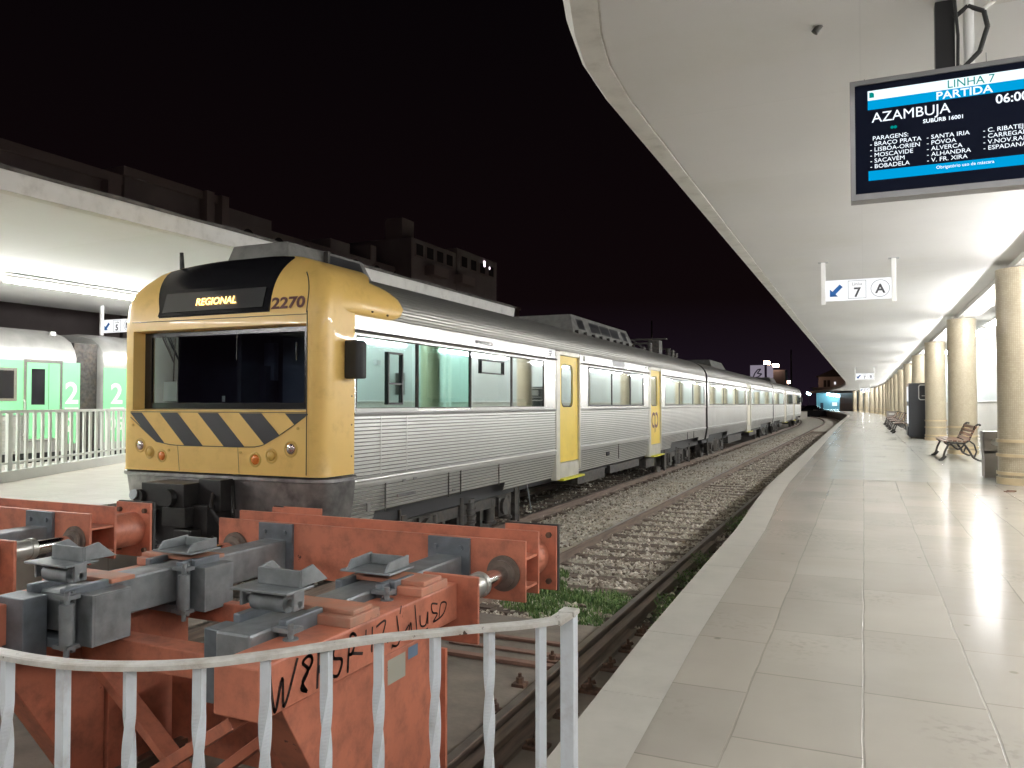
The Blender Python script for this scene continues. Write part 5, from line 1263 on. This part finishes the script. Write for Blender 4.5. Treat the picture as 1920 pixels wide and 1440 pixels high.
m = MB(); extr_z = ribs(.25, .92, .012, .05, .01); n_ = len(extr_z); m.add([(GX+x, y, z) for y in (-.8, 10.02) for x, z in extr_z], [(i, i+1, n_+i+1, n_+i) for i in range(n_-1)]); m.build('ribbed_panel', 'steel', gt)
m = MB(); extr_z = ribs(.25, 1.0, .012, .05, .01); m.add([(GX+x, y, z) for y in (13.5, 20) for x, z in extr_z], [(i, i+1, n_+i+1, n_+i) for i in range(min(n_, len(extr_z))-1)]) if len(extr_z) == n_ else None
d_o = gq(10.05, 10.86, .45, 2.04, 'steel_smooth', 'door_frame', .03); gd_ = gq(10.11, 10.80, .48, 1.98, 'green_panel', 'door', .036); m = MB(); m.box(GX+.03, GX+.039, 10.2, 10.48, 1.15, 1.86); m.build('door_window', 'black_gloss', gd_, .02)
m = MB(); m.box(GX+.034, GX+.04, 10.555, 10.562, .5, 1.97); m.build('door_joint', 'dark_metal', gd_)
m = MB(); m.tube([(GX+.05, 10.04, 1.25), (GX+.09, 10.04, 1.2), (GX+.09, 10.04, .6), (GX+.05, 10.04, .55)], .014); m.build('grab_rail', 'steel', gt)
w_ = gq(8.6, 9.93, 1.22, 1.86, 'steel_smooth', 'window_frame', .012); MB().box(GX+.005, GX+.016, 8.66, 9.87, 1.27, 1.81).build('window_pane', 'black_gloss', w_, .01)
m = MB(); ps = [(math.cos(R(a)), math.sin(R(a))) for a in range(-90, 91, 15)]
m.add([(GX+.019, 9.2, 1.42)]+[(GX+.019, 9.42+.16*c_, 1.54+.12*s2) for c_, s2 in ps]+[(GX+.019, 9.2, 1.66)], [tuple(range(len(ps)+2))]); m.build('livery_mark', 'green_panel', w_)
text('big_numeral', '2', .62, 'green_num', (GX+.008, 10.93, 1.18), (0,1,0), (0,0,1), gt, .012); text('big_numeral', '2', .62, 'green_num', (GX+.008, 12.0, 1.18), (0,1,0), (0,0,1), gt, .012)
text('big_numeral', '2', .4, 'green_num', (GX+.008, 10.93, .6), (0,1,0), (0,0,1), gt, .008); text('big_numeral', '05', .4, 'green_num', (GX+.008, 11.95, .6), (0,1,0), (0,0,1), gt, .008)
MB().box(GX+.004, GX+.007, 10.93, 11.24, 1.06, 1.09).build('stripe', 'green_num', gt); MB().box(GX+.004, GX+.007, 12.0, 12.35, 1.06, 1.09).build('stripe', 'green_num', gt)
m = MB(); m.box(GC-1.2, GC+1.25, 11.28, 11.82, .1, 2.45); m.build('gangway', 'dark_metal', gt)
m = MB(); m.box(GC-1.3, GC+1.3, -.9, 36, -.55, .2); m.build('underframe', 'black', gt)
m = MB(); m.cyl((GX+.0, 10.65, 2.55), (GX+.0, 10.65, 2.62), .06, 12); m.build('roof_vent', 'steel', gt)
# ------------------------------------------------------------------ benches, bins, vending machine
bn = thing('bench', (1.85, 19.2, 0), 'nearest slatted wooden bench with black cast-iron ends beside the metal bin', 'bench', 'benches between the pillars')
seat = [(1.50, .40), (1.585, .415), (1.67, .42), (1.755, .415), (1.84, .405)]; back = [(1.93, .45), (1.965, .53), (2.0, .61), (2.045, .69)]
for x, z in seat: MB().box(x-.032, x+.032, 18.2, 20.3, z-.012, z+.012).build('seat_slat', 'wood', bn, .006)
for x, z in back:
    m = MB(); m.box(x-.012, x+.012, 18.2, 20.3, z-.032, z+.032, Matrix.Rotation(R(22), 3, 'Y')); m.build('back_slat', 'wood', bn, .006)
for y in (18.32, 20.18):
    m = MB(); f_ = lambda pts, r=.022: [m.cyl((a, y, b_), (c, y, d), r, 8) for (a, b_), (c, d) in zip(pts, pts[1:])]
    f_([(1.42,.03),(1.47,.08),(1.50,.2),(1.56,.33),(1.49,.385)]); f_([(1.49,.385),(1.62,.37),(1.84,.36),(1.93,.42),(1.99,.58),(2.05,.72),(2.10,.755),(2.14,.73)], .02)
    f_([(1.38,.02),(1.46,.03),(1.52,.1)], .024); f_([(1.6,.36),(1.68,.27),(1.74,.24),(1.8,.28),(1.86,.36)], .018); f_([(1.84,.36),(1.93,.22),(2.0,.08),(2.1,.025),(2.15,.02)]); f_([(1.93,.42),(2.02,.35),(2.06,.2),(2.02,.08)], .016)
    m.build('end_frame', 'iron', bn)
m = MB(); m.cyl((1.8, 18.32, .25), (1.8, 20.18, .25), .012, 8); m.build('tie_rod', 'iron', bn)
BO = ['second','third','fourth','fifth','sixth']
for i, y in enumerate((35.2, 39.8, 44.0, 48.6)): copy_thing(bn, (1.45, y, 0), '%s slatted bench down the platform, beyond the vending machine' % BO[i])
def litter_bin(x, y, label):
    t_ = thing('litter_bin', (x, y, 0), label, 'litter bin', 'metal litter bins on the platform'); m = MB()
    x0, x1, y0, y1 = x-.24, x+.3, y-.18, y+.18; H = .735
    m.add([(x0, y0, H-.3), (x1, y0, H-.3), (x1, y0, .02), (x0+.03, y0, .02)], [(0,1,2,3)])
    m.box(x0+.012, x1-.01, y0+.012, y1, .02, .40); m.box(x0, x0+.012, y0, y1, .40, H); m.box(x1-.012, x1, y0, y1, .40, H); m.box(x0, x1, y1-.012, y1, .40, H-.012); m.box(x0, x1, y0, y1, H-.012, H)
    # front plate with an oval slot
    hole = [(x+.04+.18*math.copysign(abs(math.cos(a))**.6, math.cos(a)), .575+.06*math.copysign(abs(math.sin(a))**.8, math.sin(a))) for a in [2*PI*i/32 for i in range(32)]]
    sq = []
    for hx, hz in hole:
        a = math.atan2((hz-.575)/.15, (hx-x-.04)/.27); c_, s2 = math.cos(a), math.sin(a); k_ = 1/max(abs(c_), abs(s2)); sq.append((x+.03+.27*c_*k_, .585+.15*s2*k_))
    m.loft([[(p, y0, q) for p, q in hole], [(p, y0, q) for p, q in sq]], closed=True)
    m.box(x0+.012, x1-.012, y0, y0+.006, .40, .437)
    m.build('body', 'bin_metal', t_); MB().box(x0+.03, x1-.03, y0+.06, y1-.03, .42, .66).build('liner', 'white_paper', t_)
litter_bin(1.93, 14.35, 'grey metal litter bin with an oval slot beside the nearest pillar'); litter_bin(1.45, 51.5, 'small distant litter bin past the row of far benches')
vm = thing('vending_machine', (1.75, 30.0, 0), 'tall black vending machine standing at the third pillar', 'vending machine')
m = MB(); m.box(1.36, 2.15, 29.45, 30.5, .07, 1.86); m.build('cabinet', 'vend', vm, .015); m = MB(); m.box(1.42, 2.1, 29.5, 30.4, 0, .07); m.build('foot', 'dark_metal', vm)
m = MB(); N_ = 40
def rrect(cx_, cz_, hw, hh, r, y): return [(cx_+math.copysign(hw-r, c_)+r*c_, y, cz_+math.copysign(hh-r, s2)+r*s2) for c_, s2 in [(math.cos(2*PI*(i+.5)/N_), math.sin(2*PI*(i+.5)/N_)) for i in range(N_)]]
m.loft([rrect(1.98, 1.55, .33, .26, .08, 29.44), rrect(1.98, 1.55, .30, .23, .06, 29.44)], closed=True); m.build('picture_frame', 'white_paint', vm)
m = MB(); m.box(1.87, 2.14, 29.435, 29.445, 1.5, 1.72); m.box(1.75, 2.14, 29.435, 29.445, 1.42, 1.45); m.build('poster', 'sign_grey', vm)
m = MB(); m.box(1.345, 1.36, 29.6, 30.35, .5, 1.1); m.box(1.345, 1.36, 29.6, 30.35, 1.25, 1.75); m.build('lit_front', 'sign_lit', vm)
m = MB(); m.box(1.33, 1.36, 29.5, 30.45, .1, .4); m.build('tray', 'vend', vm, .01)
m = MB(); m.box(1.68, 1.8, 12.18, 12.24, .003, .012); m.box(1.72, 1.83, 12.25, 12.29, .003, .02); tag(m.build('leaf', 'rust'), 'small crumpled scrap lying on the shiny floor near the first pillar', 'litter')
# ------------------------------------------------------------------ town and far end
def wall_windows(t_, x, y0, y1, zs, n, w, h, arch=False):
    for k in range(n):
        yc = y0+(y1-y0)*(k+.5)/n
        for z in zs:
            def pts(w, z, h): return [(yc-w/2, z), (yc+w/2, z), (yc+w/2, z+h)]+([(yc+w/2*math.cos(a), z+h+w/2*math.sin(a)) for a in [PI*i/8 for i in range(1, 8)]] if arch else [])+[(yc-w/2, z+h)]
            f = MB().prism(pts(w+.35, z-.15, h+.2), 'x', x, x+.06).build('window', 'bldg_trim', t_)
            MB().prism(pts(w, z, h), 'x', x+.06, x+.08).build('pane', 'bldg_dark', f)
def block(name, x, y0, y1, h, label, n, zs, w=1.2, hh=1.6, arch=False, d=10, parapet=True, extra=None):
    t_ = thing(name, (x, (y0+y1)/2, -1), label, 'building', 'dark town buildings beyond the island platform')
    m = MB(); m.box(x-d, x, y0, y1, -1, h); m.build('wall', 'bldg', t_)
    if parapet: m = MB(); m.box(x-d-.2, x+.3, y0-.3, y1+.3, h, h+.6); m.build('cornice', 'bldg_trim', t_)
    wall_windows(t_, x, y0+.5, y1-.5, zs[-1:], n, w, hh, arch)
    if extra: extra(t_)
    return t_
BX = -45.
def pil(t_):
    for y in (43.9, 45.4): m = MB(); m.box(BX, BX+.7, y-.35, y+.35, -1, 17.0); m.build('pilaster', 'bldg_trim', t_)
block('town_house', BX, 16, 36.3, 15.7, 'dark town house whose roofline shows at the left edge of the photo', 4, [3, 8, 12.2], 1.8, 2.4, extra=lambda t_: MB().box(BX, BX+.7, 35.2, 36.2, -1, 15.6).build('pilaster', 'bldg_trim', t_))
block('town_house', BX, 37, 45.8, 16.4, 'dark town house behind the island canopy, left of the train roof', 3, [2.5, 7, 12.6], 1.5, 2.0, extra=pil)
def arc_extra(t_):
    for y0_, y1_, z_ in ((46.6, 51.5, 16.5), (59.5, 62.5, 16.6), (66, 67, 17.2)): MB().box(BX-4, BX-.2, y0_, y1_, 15.0, z_).build('attic', 'bldg', t_)
block('arcade_building', BX, 46.2, 80, 15.6, 'dim apartment block with a row of arched openings along its top', 9, [13.9], 1.4, .6, True, parapet=False, extra=arc_extra)
def bal(t_):
    for y in (74.5, 81.0):
        for z in (6, 10.5, 15): m = MB(); m.box(BX+2, BX+3.2, y-1.6, y+1.6, z, z+1.0); m.build('balcony', 'bldg_trim', t_)
    m = MB(); m.box(BX-1.5, BX+.6, 70.6, 73.0, 16, 20.9); m.build('chimney', 'bldg_trim', t_)
    m = MB(); m.box(BX+2.05, BX+2.1, 87.2, 87.5, 18.2, 18.9); m.box(BX+2.05, BX+2.1, 88.7, 88.9, 18.1, 18.4); m.build('lit_window', 'dots', t_)
block('apartment_block', BX+2, 70.2, 80, 18.6, 'tall dim apartment block with a chimney, right of the arches', 4, [7.3, 12.3, 16.9], 1.4, 1.2, parapet=False)
block('apartment_block', BX+2, 80.3, 91, 19.3, 'dim apartment block with balconies and one lit window, farthest right of the town', 4, [7, 12, 17.3], 1.4, 1.2, parapet=False, extra=bal)
block('town_house', BX-25, 130, 160, 22, 'low dim building far behind the train roof', 7, [4, 8, 16], 1.6, 1.6)
# unseen lamps added behind the canopy to brighten the town facades
for i, y in enumerate((30, 50, 72, 96, 118)):
    t_ = thing('street_lamp', (-30, y, -1), 'added facade light %s, unseen behind the island canopy' % ORD[i], 'street lamp', 'added lights for the dark town facades'); MB().cyl((-30, y, -1), (-30, y, 5.5), .08, 8).build('pole', 'dark_metal', t_)
    MB().box(-30.3, -29.7, y-.3, y+.3, 5.5, 5.65).build('lamp_head', 'street', t_)
# masts, catenary pole
def mast(x, y, h, label, lamps, nm='lamp_mast', m_='sodium', s=.5, grp=None):
    t_ = thing(nm, (x, y, -1), label, 'lamp mast', grp); MB().cyl((x, y, -1), (x, y, h), .16, 8, .08).build('pole', 'dark_metal', t_)
    for dx, dz_ in lamps: 
        q = MB(); q.cyl((x+dx-s, y, h+dz_), (x+dx+s, y, h+dz_-.1), s*.55, 12); q.build('lamp_head', m_, t_)
mast(-17.4, 170, 9.4, 'floodlight mast with bright pinkish lamps beside the billboard', [(-.9, .3), (.8, -.3)], s=.6)
mast(-15.9, 190, 6.2, 'smaller floodlight mast with two lamps right of the billboard', [(0, .0), (-1.2, -.8)], s=.5)
t_ = thing('billboard', (-25, 168, -1), 'pale billboard with a dark scrawled picture left of the floodlights', 'billboard')
MB().box(-21.4, -18.6, 168, 168.2, 6.0, 9.1).build('board', 'billboard', t_); MB().box(-18.1, -16.9, 168, 168.2, 6.0, 9.0).build('board', 'billboard', t_)
m = MB(); m.tube([(-20.9, 167.95, 6.4), (-20.5, 167.95, 7.4), (-19.9, 167.95, 8.2), (-19.3, 167.95, 8.3), (-20.0, 167.95, 7.4), (-19.1, 167.95, 7.3), (-19.8, 167.95, 6.7), (-20.5, 167.95, 6.5)], .12, 6); m.build('picture', 'cab_dark', t_); MB().box(-20.1, -19.8, 168.3, 168.6, -1, 6.0).build('post', 'dark_metal', t_)
MB().box(-17.3, -14.8, 171, 176, -1, 8.2).build('tower', 'bldg_dark', t_)
for (x, y, h) in ((-27.5, 110, 13), (-10.2, 128, 9.5)):
    m = MB(); m.cyl((x, y, -1), (x, y, h), .16, 8, .1); tag(m.build('catenary_pole', 'dark_metal'), 'thin dark catenary pole %s against the night sky' % ('left' if x < -20 else 'right'), 'pole', 'catenary poles')
t_ = thing('station_house', (-5, 215, -1), 'dim two-storey building with a flat porch beyond the platform bend', 'building')
MB().box(-9.6, 8, 195, 206, -1, 7.4).build('wall', 'bldg', t_); MB().prism([(-10.2, 7.4), (-6, 9.3), (8, 9.3), (8, 7.4)], 'y', 194, 207).build('roof', 'bldg_dark', t_); m = MB(); 
for x in (-8.2, -7.4): m.box(x-.3, x+.3, 194.9, 195.0, 5.0, 6.6)
m.build('window', 'bldg_dark', t_); MB().box(-6.2, -5.9, 194.85, 194.95, 5.6, 6.2).build('lit_window', 'sign_lit', t_)
MB().prism([(-10.6, 4.6), (-9.5, 3.9), (2, 3.7), (2, 5.0)], 'y', 178, 195).build('porch', 'bldg', t_)
t_ = thing('kiosk', (-8, 185, -1), 'bluish lit kiosk under the far porch', 'kiosk'); MB().box(-9.6, -2.6, 186, 187, -1, 3.6).build('wall', 'shed_blue', t_)
MB().box(-6.4, -5.4, 185.9, 186, .7, 1.5).build('window', 'scr_white', t_); m = MB(); m.box(-8.8, -8.2, 185.9, 186, -.9, 1.4); m.box(-4.8, -3.6, 185.9, 186, -.9, 1.6); m.build('door', 'cab_dark', t_)
t_ = thing('porch_lamp', (-7.9, 184, 4.5), 'glaring bluish lamp under the far porch', 'lamp'); m = MB(); m.cyl((-7.4, 184, 3.3), (-4.6, 184, 2.8), .26, 12); m.build('tube', 'bluelamp', t_)
t_ = thing('yard_lamp', (-14.4, 184, 4.5), 'small bluish lamp left of the kiosk', 'lamp'); m = MB(); m.cyl((-11.5, 184, 3.6), (-10.7, 184, 3.2), .2, 12); m.build('tube', 'bluelamp', t_); MB().cyl((-11.1, 184.3, -1), (-11.1, 184.3, 3.5), .06, 6).build('pole', 'dark_metal', t_)
def far_car(x, y, label):
    t_ = thing('parked_car', (x, y, -1), label, 'car', 'cars parked beyond the tracks')
    m = MB(); m.prism([(x-2.2, .0-.6), (x-2.15, .1), (x-1.3, .3), (x-.7, .85), (x+.9, .9), (x+1.6, .35), (x+2.2, .2), (x+2.2, -.6)], 'y', y-.85, y+.85); m.build('body', 'car_dark', t_, .08)
    m = MB(); m.prism([(x-1.15, .34), (x-.65, .78), (x+.85, .82), (x+1.35, .38)], 'y', y-.87, y+.87); m.build('window', 'scr_glass', t_)
    for dx in (-1.3, 1.35): m = MB(); m.cyl((x+dx, y-.9, -.68), (x+dx, y-.7, -.68), .33, 16); m.build('wheel', 'black_rubber', t_)
far_car(-9.2, 160, 'dark estate car parked left of the kiosk'); far_car(-13.2, 166, 'dark car parked farther left, below the distant lights')
for i, (px_, z_) in enumerate(((-26.5, 2.4), (-24.8, 2.6), (-23.3, 2.7), (-22.2, 2.6), (-29, 2.0), (-27.9, 3.1), (-20, 3.0))):
    t_ = thing('street_lamp', (px_-14, 300, -1), 'tiny distant street light, %s from the left past the train end' % ORD[i], 'street lamp', 'distant street lights'); MB().cyl((px_-14, 300, -1), (px_-14, 300, z_+.3), .08, 5).build('pole', 'dark_metal', t_)
    m = MB(); m.cyl((px_-14.3, 299.8, z_+.4), (px_-13.7, 299.8, z_+.4), .3, 8); m.build('lamp_head', 'dots2', t_)
m = MB(); m.box(-60, 30, 140, 141, -1.03, .1); tag(m.build('low_wall', 'bldg_dark'), 'low dark wall across the far yard', 'wall')
m = MB(); m.box(-60, -2-0, 142, 260, -1.05, -.98); struct(m, 'yard', 'slab')
